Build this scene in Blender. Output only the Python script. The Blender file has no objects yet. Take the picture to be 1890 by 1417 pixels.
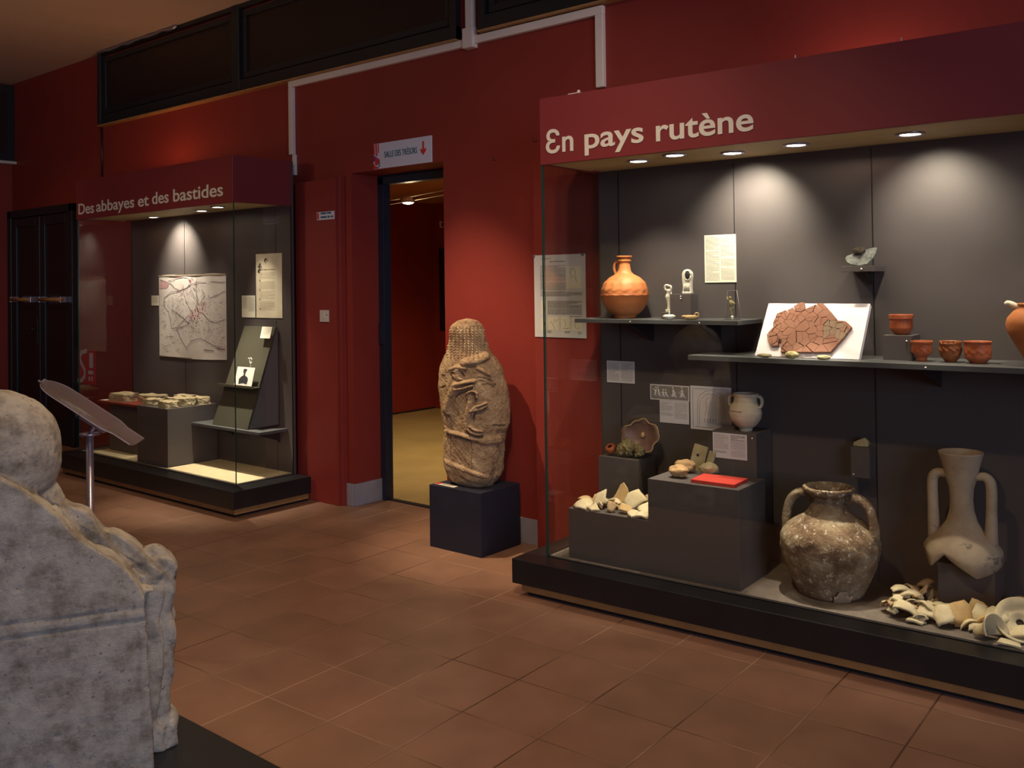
import bpy, bmesh, math, random
import numpy as np
from mathutils import Vector, Matrix, noise
R = math.radians
SC = bpy.context.scene
COL = SC.collection
random.seed(7)

# ------------------------------------------------------------------ camera
CAM_H = 1.35
yaw, pit, rol = R(39.702), R(.7505), R(-.769)
cf = Vector((-math.sin(yaw)*math.cos(pit), math.cos(yaw)*math.cos(pit), math.sin(pit)))
cr0 = Vector((math.cos(yaw), math.sin(yaw), 0)); cu0 = cr0.cross(cf)
cr = cr0*math.cos(rol) + cu0*math.sin(rol); cu = -cr0*math.sin(rol) + cu0*math.cos(rol)
cam = bpy.data.cameras.new('camera'); camo = bpy.data.objects.new('camera', cam); COL.objects.link(camo)
cam.sensor_width = 36; cam.lens = 1729.6/1890*36; cam.shift_y = -(708.5-500.6)/1890
camo.matrix_world = Matrix(((cr.x, cu.x, -cf.x, 0), (cr.y, cu.y, -cf.y, 0), (cr.z, cu.z, -cf.z, CAM_H), (0, 0, 0, 1)))
SC.camera = camo
SC.view_settings.view_transform = 'Standard'; SC.view_settings.look = 'None'
SC.view_settings.gamma = 1; SC.view_settings.exposure = 0.0
SC.cycles.transparent_max_bounces = 24
SC.cycles.max_bounces = 8

# ------------------------------------------------------------------ world and lights
W_ = bpy.data.worlds.new('world'); SC.world = W_; W_.use_nodes = True
W_.node_tree.nodes['Background'].inputs[0].default_value = (.5, .6, .9, 1)
W_.node_tree.nodes['Background'].inputs[1].default_value = .05
WARM = (1, .70, .40); WHITE = (1, .86, .66); COOL = (.68, .77, 1.0)

def spot(name, loc, tgt, power, size=60, blend=.6, color=WARM, rad=.03):
    l = bpy.data.lights.new(name, 'SPOT'); l.energy = power; l.spot_size = R(size); l.spot_blend = blend
    l.color = color; l.shadow_soft_size = rad
    o = bpy.data.objects.new(name, l); COL.objects.link(o); o.location = loc
    o.rotation_euler = (Vector(tgt)-Vector(loc)).to_track_quat('-Z', 'Y').to_euler(); return o
def area(name, loc, tgt, power, sx, sy, color=COOL):
    l = bpy.data.lights.new(name, 'AREA'); l.energy = power; l.shape = 'RECTANGLE'; l.size = sx; l.size_y = sy; l.color = color
    o = bpy.data.objects.new(name, l); COL.objects.link(o); o.location = loc
    o.rotation_euler = (Vector(tgt)-Vector(loc)).to_track_quat('-Z', 'Y').to_euler(); return o
def bulb(name, loc, power, color=WARM, rad=.05):
    l = bpy.data.lights.new(name, 'POINT'); l.energy = power; l.color = color; l.shadow_soft_size = rad
    o = bpy.data.objects.new(name, l); COL.objects.link(o); o.location = loc; return o

# daylight through the tall window of the right wall
area('daylight', (4.9, -1.6, 1.9), (-3, 1.5, 1.0), 175, 3.2, 2.2, COOL)
# ceiling spots of the hall
spot('ceiling_spot', (-3.95, 2.72, 3.22), (-3.27, 3.60, .75), 330, 34, .8, (1, .74, .46), .015)      # on the carved stone
spot('ceiling_spot', (-3.0, 2.1, 3.2), (-2.75, 1.0, .8), 85, 60, .8, WARM, .03)         # on the seated marble
spot('ceiling_spot', (-5.2, 1.0, 3.2), (-5.0, 2.4, 0), 90, 95, .9, WARM, .06)
spot('ceiling_spot', (-1.4, 1.4, 3.2), (-2.3, 2.7, 0), 150, 95, .9, WARM, .06)
spot('ceiling_spot', (-1.8, 1.7, 3.2), (-2.9, 3.8, 1.3), 52, 66, .9, (1, .78, .55), .05)
spot('ceiling_spot', (-7.6, 1.8, 3.2), (-7.9, 3.2, .6), 30, 90, .9, WARM, .06)
spot('ceiling_bounce_fill', (-5.5, -.5, 2.3), (-6.2, 2.4, 3.3), 62, 110, 1, WARM, .1)  # added fill for warm bounce on the ceiling, not a fixture of the hall

# ------------------------------------------------------------------ materials
def nmat(name):
    m = bpy.data.materials.new(name); m.use_nodes = True; nt = m.node_tree
    return m, nt, nt.nodes['Principled BSDF']
def N(nt, t, **k):
    n = nt.nodes.new(t)
    for a, b in k.items():
        if a in n.inputs.keys(): n.inputs[a].default_value = b
        else: setattr(n, a, b)
    return n
def ramp(nt, fac, stops):
    r = nt.nodes.new('ShaderNodeValToRGB'); e = r.color_ramp.elements
    while len(e) < len(stops): e.new(.5)
    for i, (p, c) in enumerate(stops): e[i].position = p; e[i].color = (*c, 1)
    nt.links.new(fac, r.inputs[0]); return r.outputs[0]
def paint(name, c, rough=.6, var=.12, scale=6, bump=.0, spec=.4, bscale=60):
    m, nt, b = nmat(name); tc = N(nt, 'ShaderNodeTexCoord')
    n = N(nt, 'ShaderNodeTexNoise', Scale=scale, Detail=6.0); nt.links.new(tc.outputs['Object'], n.inputs['Vector'])
    lo = tuple(x*(1-var) for x in c); hi = tuple(min(1, x*(1+var)) for x in c)
    nt.links.new(ramp(nt, n.outputs['Fac'], [(.3, lo), (.7, hi)]), b.inputs['Base Color'])
    b.inputs['Roughness'].default_value = rough; b.inputs['Specular IOR Level'].default_value = spec
    if bump:
        n2 = N(nt, 'ShaderNodeTexNoise', Scale=bscale, Detail=8.0); nt.links.new(tc.outputs['Object'], n2.inputs['Vector'])
        bp = N(nt, 'ShaderNodeBump', Strength=bump, Distance=.004); nt.links.new(n2.outputs['Fac'], bp.inputs['Height'])
        nt.links.new(bp.outputs[0], b.inputs['Normal'])
    return m
def stone(name, stops, scale=14, bump=.5, bscale=70, rough=.85, spots=None, dist=.006):
    m, nt, b = nmat(name); tc = N(nt, 'ShaderNodeTexCoord')
    n = N(nt, 'ShaderNodeTexNoise', Scale=scale, Detail=10.0, Roughness=.65); nt.links.new(tc.outputs['Object'], n.inputs['Vector'])
    col = ramp(nt, n.outputs['Fac'], stops)
    if spots:
        s = N(nt, 'ShaderNodeTexNoise', Scale=spots[1], Detail=8.0, Roughness=.7); nt.links.new(tc.outputs['Object'], s.inputs['Vector'])
        f = ramp(nt, s.outputs['Fac'], [(spots[2], (0, 0, 0)), (spots[2]+.06, (1, 1, 1))])
        mx = N(nt, 'ShaderNodeMix', data_type='RGBA'); nt.links.new(f, mx.inputs[0]); nt.links.new(col, mx.inputs[6])
        mx.inputs[7].default_value = (*spots[0], 1); col = mx.outputs[2]
    nt.links.new(col, b.inputs['Base Color']); b.inputs['Roughness'].default_value = rough
    b.inputs['Specular IOR Level'].default_value = .25
    n2 = N(nt, 'ShaderNodeTexNoise', Scale=bscale, Detail=10.0, Roughness=.7); nt.links.new(tc.outputs['Object'], n2.inputs['Vector'])
    bp = N(nt, 'ShaderNodeBump', Strength=bump, Distance=dist); nt.links.new(n2.outputs['Fac'], bp.inputs['Height'])
    nt.links.new(bp.outputs[0], b.inputs['Normal'])
    return m
def glow(name, c, s):
    m, nt, b = nmat(name); b.inputs['Base Color'].default_value = (*c, 1)
    b.inputs['Emission Color'].default_value = (*c, 1); b.inputs['Emission Strength'].default_value = s; return m
def clear(name, tint=(1, 1, 1), ior=1.5):
    m = bpy.data.materials.new(name); m.use_nodes = True; nt = m.node_tree; nt.nodes.clear()
    out = N(nt, 'ShaderNodeOutputMaterial'); mix = N(nt, 'ShaderNodeMixShader'); t = N(nt, 'ShaderNodeBsdfTransparent')
    g = N(nt, 'ShaderNodeBsdfGlossy', Roughness=0.0); f = N(nt, 'ShaderNodeFresnel'); geo = N(nt, 'ShaderNodeNewGeometry')
    mm = N(nt, 'ShaderNodeMapRange'); mm.inputs['To Min'].default_value = ior; mm.inputs['To Max'].default_value = 1/ior
    nt.links.new(geo.outputs['Backfacing'], mm.inputs['Value']); nt.links.new(mm.outputs[0], f.inputs['IOR'])
    t.inputs[0].default_value = (*tint, 1); nt.links.new(f.outputs[0], mix.inputs[0])
    nt.links.new(t.outputs[0], mix.inputs[1]); nt.links.new(g.outputs[0], mix.inputs[2]); nt.links.new(mix.outputs[0], out.inputs[0])
    return m
M = {}
M['wall'] = paint('red_wall_paint', (.235, .030, .024), .55, .06, 2.5, .12, .35, 90)
M['header'] = paint('red_header_paint', (.19, .028, .033), .45, .04, 3, 0, .4)
M['ceiling'] = paint('ceiling_plaster', (.56, .44, .37), .9, .05, 2, .1, .2)
M['black'] = paint('black_board_paint', (.011, .011, .014), .38, .2, 8, .04, .5)
M['navy'] = paint('dark_plinth_paint', (.014, .015, .033), .6, .12, 8, .04, .35)
M['grey'] = paint('dark_grey_board', (.072, .064, .066), .5, .06, 5, .03, .35)
M['block'] = paint('dark_grey_block_paint', (.085, .074, .074), .6, .06, 6, .03, .3)
M['shelf'] = paint('grey_shelf_metal', (.075, .08, .085), .4, .05, 6, 0, .5)
M['fabric'] = paint('grey_felt', (.15, .125, .11), .95, .15, 30, .3, .1, 300)
M['sand'] = paint('beige_felt', (.50, .42, .27), .95, .06, 20, .2, .1, 300)
M['wood'] = paint('pale_wood_edge', (.36, .19, .07), .5, .15, 12)
M['canopy'] = paint('case_ceiling_board', (.45, .36, .19), .6, .1, 4)
M['frame'] = paint('black_metal_frame', (.012, .014, .018), .4, .1, 5, 0, .5)
M['pane'] = paint('dark_painted_pane', (.016, .009, .009), .35, .1, 3, 0, .45)
M['blueframe'] = paint('dark_blue_metal', (.016, .024, .045), .4, .1, 5, 0, .5)
M['skirt'] = paint('grey_skirting_tile', (.28, .27, .33), .3, .12, 7)
M['white'] = paint('white_plastic', (.62, .57, .54), .45, .04, 4)
M['trunk'] = paint('white_trunking', (.72, .64, .60), .45, .04, 4)
M['paper'] = paint('white_paper', (.74, .71, .60), .7, .03, 5)
M['paperc'] = paint('cool_white_card', (.62, .62, .66), .7, .03, 5)
M['parch'] = paint('parchment', (.66, .60, .47), .8, .12, 8)
M['mapp'] = paint('map_paper', (.60, .56, .55), .8, .14, 6)
M['ink'] = paint('grey_ink', (.22, .21, .19), .8, .1)
M['ink2'] = paint('faded_brown_ink', (.30, .24, .17), .8, .1)
M['mapink'] = paint('map_line_ink', (.16, .12, .15), .8, .1)
M['redink'] = paint('red_ink', (.42, .06, .11), .8, .1)
M['pinkink'] = paint('pale_red_wash', (.50, .30, .34), .8, .1)
M['darkink'] = paint('black_ink', (.02, .02, .025), .6, .1)
M['letter'] = paint('pale_vinyl_lettering', (.66, .62, .56), .6, .02)
M['sign'] = paint('sign_white', (.62, .64, .80), .45, .02)
M['signtext'] = paint('sign_blue_text', (.03, .12, .20), .6, .02)
M['signred'] = paint('sign_red', (.58, .035, .035), .5, .02)
M['signblue'] = paint('sign_blue', (.03, .17, .38), .5, .02)
M['signpurple'] = paint('sign_purple', (.25, .03, .25), .5, .02)
M['redfab'] = paint('bright_red_board', (.52, .045, .03), .7, .05, 8)
M['redshelf'] = paint('dark_red_board', (.22, .035, .02), .7, .05, 8)
M['edge'] = paint('green_glass_edge', (.012, .05, .042), .2, .1)
M['edge2'] = paint('pale_glass_edge', (.30, .36, .28), .25, .1)
M['glass'] = clear('case_glass', (.965, .97, .955))
M['acryl'] = clear('clear_acrylic', (.97, .97, .98))
M['chrome'] = paint('brushed_steel', (.45, .42, .52), .3, .04); M['chrome'].node_tree.nodes['Principled BSDF'].inputs['Metallic'].default_value = .8
M['pin'] = paint('white_pin', (.8, .78, .7), .4, 0)
M['marble'] = stone('weathered_marble', [(.32, (.17, .14, .11)), (.43, (.30, .27, .235)), (.52, (.41, .38, .34)), (.72, (.54, .51, .46))], 11, .9, 60, .85, ((.19, .155, .12), 55, .60), .008)
M['sandstone'] = stone('pitted_sandstone', [(.3, (.26, .155, .09)), (.5, (.46, .32, .195)), (.72, (.62, .47, .30))], 16, 1.0, 110, .9, ((.15, .09, .06), 85, .60), .010)
M['terra'] = stone('terracotta_orange', [(.3, (.33, .10, .035)), (.55, (.43, .155, .055)), (.8, (.50, .21, .09))], 14, .15, 60, .5)
M['terra_d'] = stone('terracotta_redbrown', [(.3, (.26, .06, .025)), (.6, (.40, .11, .045)), (.8, (.46, .15, .06))], 16, .2, 80, .4)
M['terra_f'] = stone('terracotta_fragment', [(.3, (.19, .085, .055)), (.6, (.25, .12, .08)), (.8, (.30, .165, .12))], 9, .3, 90, .8)
M['terra_f2'] = stone('terracotta_fragment_grey', [(.3, (.17, .115, .075)), (.6, (.24, .165, .11)), (.8, (.28, .21, .14))], 9, .3, 90, .8)
M['cloth'] = paint('white_cloth', (.70, .66, .70), .9, .03, 8, .15, .1, 120)
M['terra_g'] = stone('terracotta_decorated', [(.3, (.16, .05, .02)), (.6, (.30, .10, .035)), (.8, (.40, .17, .06))], 22, .3, 90, .35)
M['cream'] = stone('cream_pottery', [(.3, (.46, .40, .30)), (.6, (.58, .52, .41)), (.8, (.64, .58, .47))], 12, .25, 90, .7, ((.34, .24, .15), 20, .66))
M['cream_d'] = stone('buff_pottery', [(.3, (.28, .20, .14)), (.55, (.40, .32, .23)), (.8, (.48, .40, .29))], 8, .3, 90, .75, ((.16, .13, .12), 12, .60))
M['encr'] = stone('encrusted_pottery', [(.33, (.12, .075, .045)), (.47, (.24, .16, .10)), (.58, (.36, .28, .18)), (.70, (.56, .50, .40))], 11, 1.0, 90, .85, ((.66, .61, .53), 42, .57), .012)
M['sherd_c'] = stone('cream_sherd', [(.3, (.50, .42, .26)), (.7, (.66, .58, .40))], 20, .25, 90, .8)
M['sherd_o'] = stone('ochre_sherd', [(.3, (.42, .28, .12)), (.7, (.58, .42, .22))], 20, .25, 90, .8)
M['sherd_b'] = stone('brown_sherd', [(.3, (.28, .18, .10)), (.7, (.42, .30, .18))], 20, .25, 90, .8)
M['brick'] = stone('pale_stone_block', [(.3, (.34, .27, .16)), (.7, (.58, .50, .33))], 30, .6, 90, .9, ((.22, .17, .10), 40, .62))
M['pebble'] = stone('ochre_stone', [(.3, (.34, .20, .09)), (.7, (.56, .38, .20))], 14, .5, 60, .85)
M['pebble_g'] = stone('grey_olive_stone', [(.3, (.26, .22, .12)), (.7, (.46, .40, .24))], 20, .6, 70, .85)
M['bronze'] = stone('green_grey_bronze', [(.35, (.14, .15, .13)), (.5, (.30, .33, .31)), (.7, (.45, .48, .45))], 60, 1.0, 120, .6)
M['iron'] = stone('dark_corroded_lump', [(.35, (.035, .025, .02)), (.7, (.13, .10, .07))], 40, 1.0, 80, .5)
M['ivory'] = stone('ivory_white_clay', [(.35, (.50, .48, .40)), (.7, (.76, .74, .66))], 24, .4, 90, .7, ((.10, .09, .10), 30, .66))
M['shellin'] = stone('purple_grey_glazed_clay', [(.35, (.16, .09, .075)), (.7, (.28, .17, .14))], 12, .2, 60, .35)
M['mossy'] = stone('olive_crumpled_clay', [(.35, (.16, .12, .05)), (.6, (.36, .32, .16)), (.8, (.50, .46, .28))], 40, .8, 90, .7)
M['lampem'] = glow('lamp_lens', (1, .88, .66), 22)
M['roomlamp'] = glow('lit_bulb', (1, .85, .55), 12)
M['carpet'] = paint('olive_ochre_vinyl', (.42, .29, .11), .55, .12, 3, .05, .35)
M['room_wall'] = paint('deep_red_room_wall', (.24, .022, .012), .6, .08, 3)
M['room_ceil'] = paint('orange_brown_ceiling', (.42, .16, .05), .7, .1, 2)

# tiled floor
def floor_mat():
    m, nt, b = nmat('terracotta_floor_tiles'); geo = N(nt, 'ShaderNodeNewGeometry')
    mp = N(nt, 'ShaderNodeMapping', vector_type='TEXTURE'); mp.inputs['Rotation'].default_value = (0, 0, R(2.2)); 
    nt.links.new(geo.outputs['Position'], mp.inputs['Vector'])
    sub = N(nt, 'ShaderNodeVectorMath', operation='SUBTRACT'); sub.inputs[1].default_value = (-1.363, 2.844, 0); nt.links.new(mp.outputs[0], sub.inputs[0])
    div = N(nt, 'ShaderNodeVectorMath', operation='DIVIDE'); div.inputs[1].default_value = (.2955, .2945, 1); nt.links.new(sub.outputs[0], div.inputs[0])
    sep = N(nt, 'ShaderNodeSeparateXYZ'); nt.links.new(div.outputs[0], sep.inputs[0])
    ds = []
    for i, w in ((0, .009), (1, .006)):
        fr = N(nt, 'ShaderNodeMath', operation='FRACT'); nt.links.new(sep.outputs[i], fr.inputs[0])
        s = N(nt, 'ShaderNodeMath', operation='SUBTRACT'); s.inputs[1].default_value = .5; nt.links.new(fr.outputs[0], s.inputs[0])
        a = N(nt, 'ShaderNodeMath', operation='ABSOLUTE'); nt.links.new(s.outputs[0], a.inputs[0])
        g = N(nt, 'ShaderNodeMapRange'); g.inputs['From Min'].default_value = .5-w*1.6; g.inputs['From Max'].default_value = .5-w*.4; nt.links.new(a.outputs[0], g.inputs['Value'])
        ds.append(g.outputs[0])
    mxm = N(nt, 'ShaderNodeMath', operation='MAXIMUM'); nt.links.new(ds[0], mxm.inputs[0]); nt.links.new(ds[1], mxm.inputs[1])
    fl = N(nt, 'ShaderNodeVectorMath', operation='FLOOR'); nt.links.new(div.outputs[0], fl.inputs[0])
    wn = N(nt, 'ShaderNodeTexWhiteNoise', noise_dimensions='3D'); nt.links.new(fl.outputs[0], wn.inputs['Vector'])
    tile = ramp(nt, wn.outputs['Value'], [(0, (.250, .138, .092)), (.5, (.268, .145, .098)), (1, (.285, .152, .106))])
    n = N(nt, 'ShaderNodeTexNoise', Scale=5.0, Detail=6.0); nt.links.new(geo.outputs['Position'], n.inputs['Vector'])
    v = ramp(nt, n.outputs['Fac'], [(.3, (.84, .84, .84)), (.7, (1.1, 1.1, 1.1))])
    mu = N(nt, 'ShaderNodeMix', data_type='RGBA', blend_type='MULTIPLY'); mu.inputs[0].default_value = 1; nt.links.new(tile, mu.inputs[6]); nt.links.new(v, mu.inputs[7])
    n3 = N(nt, 'ShaderNodeTexNoise', Scale=1.7, Detail=2.0); nt.links.new(geo.outputs['Position'], n3.inputs['Vector'])
    jc = ramp(nt, n3.outputs['Fac'], [(.42, (.10, .05, .035)), (.56, (.42, .27, .19))])
    mj = N(nt, 'ShaderNodeMix', data_type='RGBA'); nt.links.new(mxm.outputs[0], mj.inputs[0]); nt.links.new(mu.outputs[2], mj.inputs[6]); nt.links.new(jc, mj.inputs[7])
    nt.links.new(mj.outputs[2], b.inputs['Base Color']); b.inputs['Roughness'].default_value = .42; b.inputs['Specular IOR Level'].default_value = .4
    inv = N(nt, 'ShaderNodeMath', operation='SUBTRACT'); inv.inputs[0].default_value = 1; nt.links.new(mxm.outputs[0], inv.inputs[1])
    bp = N(nt, 'ShaderNodeBump', Strength=.5, Distance=.003); nt.links.new(inv.outputs[0], bp.inputs['Height']); nt.links.new(bp.outputs[0], b.inputs['Normal'])
    return m
M['floor'] = floor_mat()

# ------------------------------------------------------------------ mesh helpers
class MB:
    def __init__(s): s.v = []; s.f = []; s.mi = []; s.smooth = []
    def add(s, vs, fs, mi=0, sm=False):
        o = len(s.v); s.v += [tuple(p) for p in vs]; s.f += [[o+i for i in f] for f in fs]; s.mi += [mi]*len(fs); s.smooth += [sm]*len(fs); return s
    def box(s, x0, x1, y0, y1, z0, z1, mi=0):
        vs = [(x, y, z) for z in (z0, z1) for y in (y0, y1) for x in (x0, x1)]
        return s.add(vs, [(0, 2, 3, 1), (4, 5, 7, 6), (0, 1, 5, 4), (2, 6, 7, 3), (0, 4, 6, 2), (1, 3, 7, 5)], mi)
    def pane(s, x0, x1, y0, y1, z0, z1, thin, dark=1, topdark=1, fdark=None):
        vs = [(x, y, z) for z in (z0, z1) for y in (y0, y1) for x in (x0, x1)]
        fs = dict(b=(0, 2, 3, 1), t=(4, 5, 7, 6), f=(0, 1, 5, 4), k=(2, 6, 7, 3), l=(0, 4, 6, 2), r=(1, 3, 7, 5))
        big = ('f', 'k') if thin == 'y' else ('l', 'r')
        for k, f in fs.items():
            s.add(vs, [f], 0 if k in big else (topdark if k in 'bt' else (fdark if k == 'f' and fdark else dark)))
        return s
    def prism(s, pts, axis, a, b, mi=0):
        # pts: outline in the two other axes ('y' -> (x,z); 'z' -> (x,y); 'x' -> (y,z))
        n = len(pts)
        def P(p, d): return (p[0], d, p[1]) if axis == 'y' else ((p[0], p[1], d) if axis == 'z' else (d, p[0], p[1]))
        vs = [P(p, a) for p in pts]+[P(p, b) for p in pts]
        fs = [tuple(range(n)), tuple(range(2*n-1, n-1, -1))]+[(i, i+n, (i+1) % n+n, (i+1) % n) for i in range(n)]
        return s.add(vs, fs, mi)
    def lathe(s, prof, seg=64, c=(0, 0, 0), mi=0, fn=None):
        n = len(prof); vs = []
        for j in range(seg):
            t = 2*math.pi*j/seg
            for (r, z) in prof:
                rr = r+(fn(t, z, r) if fn else 0); vs.append((c[0]+rr*math.cos(t), c[1]+rr*math.sin(t), c[2]+z))
        fs = [(j*n+i, ((j+1) % seg)*n+i, ((j+1) % seg)*n+i+1, j*n+i+1) for j in range(seg) for i in range(n-1)]
        return s.add(vs, fs, mi, True)
    def tube(s, pts, rad, seg=12, mi=0, flat=1.0, cap=True):
        pts = [Vector(p) for p in pts]; n = len(pts)
        rad = list(rad) if isinstance(rad, (list, tuple)) else [rad]*n
        if 4 <= n <= 12 and seg >= 10:      # smooth the path
            P2, R2 = [], []
            for i in range(n-1):
                a, b_, c, d_ = pts[max(i-1, 0)], pts[i], pts[i+1], pts[min(i+2, n-1)]
                for k in range(5):
                    u = k/5; P2.append(.5*((2*b_)+(c-a)*u+(2*a-5*b_+4*c-d_)*u*u+(3*b_-a-3*c+d_)*u**3)); R2.append(rad[i]+(rad[i+1]-rad[i])*u)
            pts, rad = P2+[pts[-1]], R2+[rad[-1]]; n = len(pts)
        up0 = None; vs = []
        for i, p in enumerate(pts):
            d = (pts[min(i+1, n-1)]-pts[max(i-1, 0)]).normalized()
            if up0 is None: up0 = Vector((0, 1, 0)) if abs(d.y) < .9 else Vector((1, 0, 0))
            sd = d.cross(up0).normalized(); up = sd.cross(d).normalized(); up0 = up
            for k in range(seg):
                t = 2*math.pi*k/seg; vs.append(p+sd*math.cos(t)*rad[i]+up*math.sin(t)*rad[i]*flat)
        fs = [(i*seg+k, i*seg+(k+1) % seg, (i+1)*seg+(k+1) % seg, (i+1)*seg+k) for i in range(n-1) for k in range(seg)]
        if cap: fs += [tuple(range(seg-1, -1, -1)), tuple((n-1)*seg+k for k in range(seg))]
        return s.add(vs, fs, mi, True)
    def ball(s, c, r, seg=20, mi=0, fn=None):
        r = r if isinstance(r, (list, tuple)) else (r, r, r); vs = [(c[0], c[1], c[2]-r[2])]; h = seg//2
        for i in range(1, h):
            a = math.pi*i/h-math.pi/2
            for j in range(seg):
                t = 2*math.pi*j/seg; d = Vector((math.cos(a)*math.cos(t), math.cos(a)*math.sin(t), math.sin(a)))
                k = 1+(fn(d) if fn else 0); vs.append((c[0]+d.x*r[0]*k, c[1]+d.y*r[1]*k, c[2]+d.z*r[2]*k))
        vs.append((c[0], c[1], c[2]+r[2])); L = len(vs)-1
        fs = [(0, 1+(j+1) % seg, 1+j) for j in range(seg)]+[(L, L-seg+j, L-seg+(j+1) % seg) for j in range(seg)]
        fs += [(1+i*seg+j, 1+i*seg+(j+1) % seg, 1+(i+1)*seg+(j+1) % seg, 1+(i+1)*seg+j) for i in range(h-2) for j in range(seg)]
        return s.add(vs, fs, mi, True)
    def build(s, name, mat, parent=None, bevel=0, loc=None, rot=None):
        me = bpy.data.meshes.new(name); me.from_pydata(s.v, [], s.f)
        for m in (mat if isinstance(mat, list) else [mat]): me.materials.append(m)
        me.polygons.foreach_set('material_index', s.mi); me.polygons.foreach_set('use_smooth', s.smooth)
        bm = bmesh.new(); bm.from_mesh(me); bmesh.ops.recalc_face_normals(bm, faces=bm.faces); bm.to_mesh(me); bm.free()
        o = bpy.data.objects.new(name, me); COL.objects.link(o)
        if parent: o.parent = parent
        if loc is not None: o.location = loc
        if rot is not None: o.rotation_euler = rot
        if bevel:
            b = o.modifiers.new('bevel', 'BEVEL'); b.width = bevel; b.segments = 2; b.limit_method = 'ANGLE'
        return o
def tag(o, label, cat, group=None):
    o['label'] = label; o['category'] = cat
    if group: o['group'] = group
    return o
def thing(name, label, cat, loc=(0, 0, 0), rotz=0, group=None):
    o = bpy.data.objects.new(name, None); COL.objects.link(o); o.location = loc; o.rotation_euler = (0, 0, rotz)
    o.empty_display_size = .05
    return tag(o, label, cat, group)
def struct(name, mb, mat, parent=None, bevel=0):
    o = mb.build(name, mat, parent, bevel)
    if not parent: o['kind'] = 'structure'
    return o
def plabel(o, l): o['label'] = l; return o
def text_curve(name, body, x, z, h, mat, parent, y, width=None, bold=0.0, depth=.0015, rotx=90):
    f = bpy.data.curves.new(name, 'FONT'); f.body = body; f.size = 1; f.offset = bold*.45; f.extrude = .01
    o = bpy.data.objects.new(name, f); COL.objects.link(o); bpy.context.view_layer.update()
    me = bpy.data.meshes.new_from_object(o); bpy.data.objects.remove(o)
    co = np.array([v.co[:] for v in me.vertices]); x0, x1 = co[:, 0].min(), co[:, 0].max()
    sx = (width/(x1-x0)) if width else h/.70; sz = h/.70
    for v in me.vertices:
        a, b, c = v.co; v.co = (x+(a-x0)*sx, y-depth if c > 0 else y, z+b*sz)
    me.materials.clear(); me.materials.append(mat)
    o = bpy.data.objects.new(name, me); COL.objects.link(o); o.parent = parent; return o
def lines_text(parent, name, blocks, mat, y, seed=1, pitch=.006, th=.0022):
    """printed paragraphs: small word strokes in the x-z plane, just proud of the sheet"""
    rnd = random.Random(seed); mb = MB()
    for (x0, z0, x1, z1, *o) in blocks:
        p = o[0] if o else pitch; t = o[1] if len(o) > 1 else th; z = z1-t
        while z > z0:
            x = x0; end = x1 if rnd.random() > .15 else x0+(x1-x0)*rnd.uniform(.4, .9)
            while x < end:
                w = min(rnd.uniform(1.2, 4.5)*t*1.6, end-x)
                if w < t*.4: break
                mb.add([(x, y, z), (x+w, y, z), (x+w, y, z+t), (x, y, z+t)], [(0, 1, 2, 3)]); x += w+t*.7
            z -= p
    return mb.build(name, mat, parent)

# right display case frame: (s along its front, t into its depth)
AR = R(2.2); ORG = Vector((-2.619, 3.126, 0)); EX = Vector((math.cos(AR), math.sin(AR), 0)); EY = Vector((-math.sin(AR), math.cos(AR), 0))
def RL(s, t, z): return ORG+EX*s+EY*t+Vector((0, 0, z))
def sheet(label, loc, w, h, mat, rotz=0, th=.003, cat='label', name='label_card', tilt=0):
    """a flat card standing or hanging in its local x-z plane, lower left corner at the origin"""
    o = thing(name, label, cat, loc, rotz); o.rotation_euler = (tilt, 0, rotz)
    MB().box(0, w, -th, 0, 0, h).build('card', mat, o); return o

# ================================================================== the setting
YW = 3.805
struct('floor', MB().box(-9.4, 5.0, -5.0, 4.06, -.1, 0), M['floor'])
struct('floor_2', MB().box(-7.4, -2.6, 4.06, 7.5, -.1, -.004), M['carpet'])
struct('trim_3', MB().box(-4.44, -3.64, 4.035, 4.075, -.02, .006), M['frame'])      # threshold
struct('ceiling', MB().box(-9.4, 5.0, -5.0, 4.1, 3.3, 3.4), M['ceiling'])
b = MB(); b.box(-9.4, -4.436, YW, 4.06, 0, 3.3); b.box(-3.651, 5.0, YW, 4.06, 0, 3.3); b.box(-4.436, -3.651, YW, 4.06, 2.042, 3.3)
struct('wall_back', b, M['wall'])
struct('wall_left', MB().box(-9.5, -9.3, -5, YW, 0, 3.3), M['wall'])
b = MB(); b.box(5.0, 5.2, -5, YW, 0, .8); b.box(5.0, 5.2, -5, YW, 3.0, 3.3); b.box(5.0, 5.2, -5, -3.3, .8, 3.0); b.box(5.0, 5.2, .1, YW, .8, 3.0)
struct('wall_right', b, M['wall'])
struct('wall_front', MB().box(-9.5, 5.2, -5.2, -5, 0, 3.3), M['wall'])
# room beyond the doorway
struct('wall_room_left', MB().box(-7.4, -7.25, 4.06, 7.5, 0, 2.4), M['room_wall'])
struct('wall_room_back', MB().box(-7.25, -2.6, 7.37, 7.5, 0, 2.4), M['room_wall'])
struct('wall_room_right', MB().box(-2.7, -2.6, 4.06, 7.37, 0, 2.4), M['room_wall'])
struct('ceiling_room', MB().box(-7.4, -2.6, 4.06, 7.5, 2.24, 2.4), M['room_ceil'])
struct('baseboard_room', MB().box(-7.25, -7.235, 4.1, 7.37, 0, .012), M['frame'])
struct('trim_4', MB().box(-7.125, -7.06, 7.34, 7.37, .85, 1.74), M['frame'])
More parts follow.
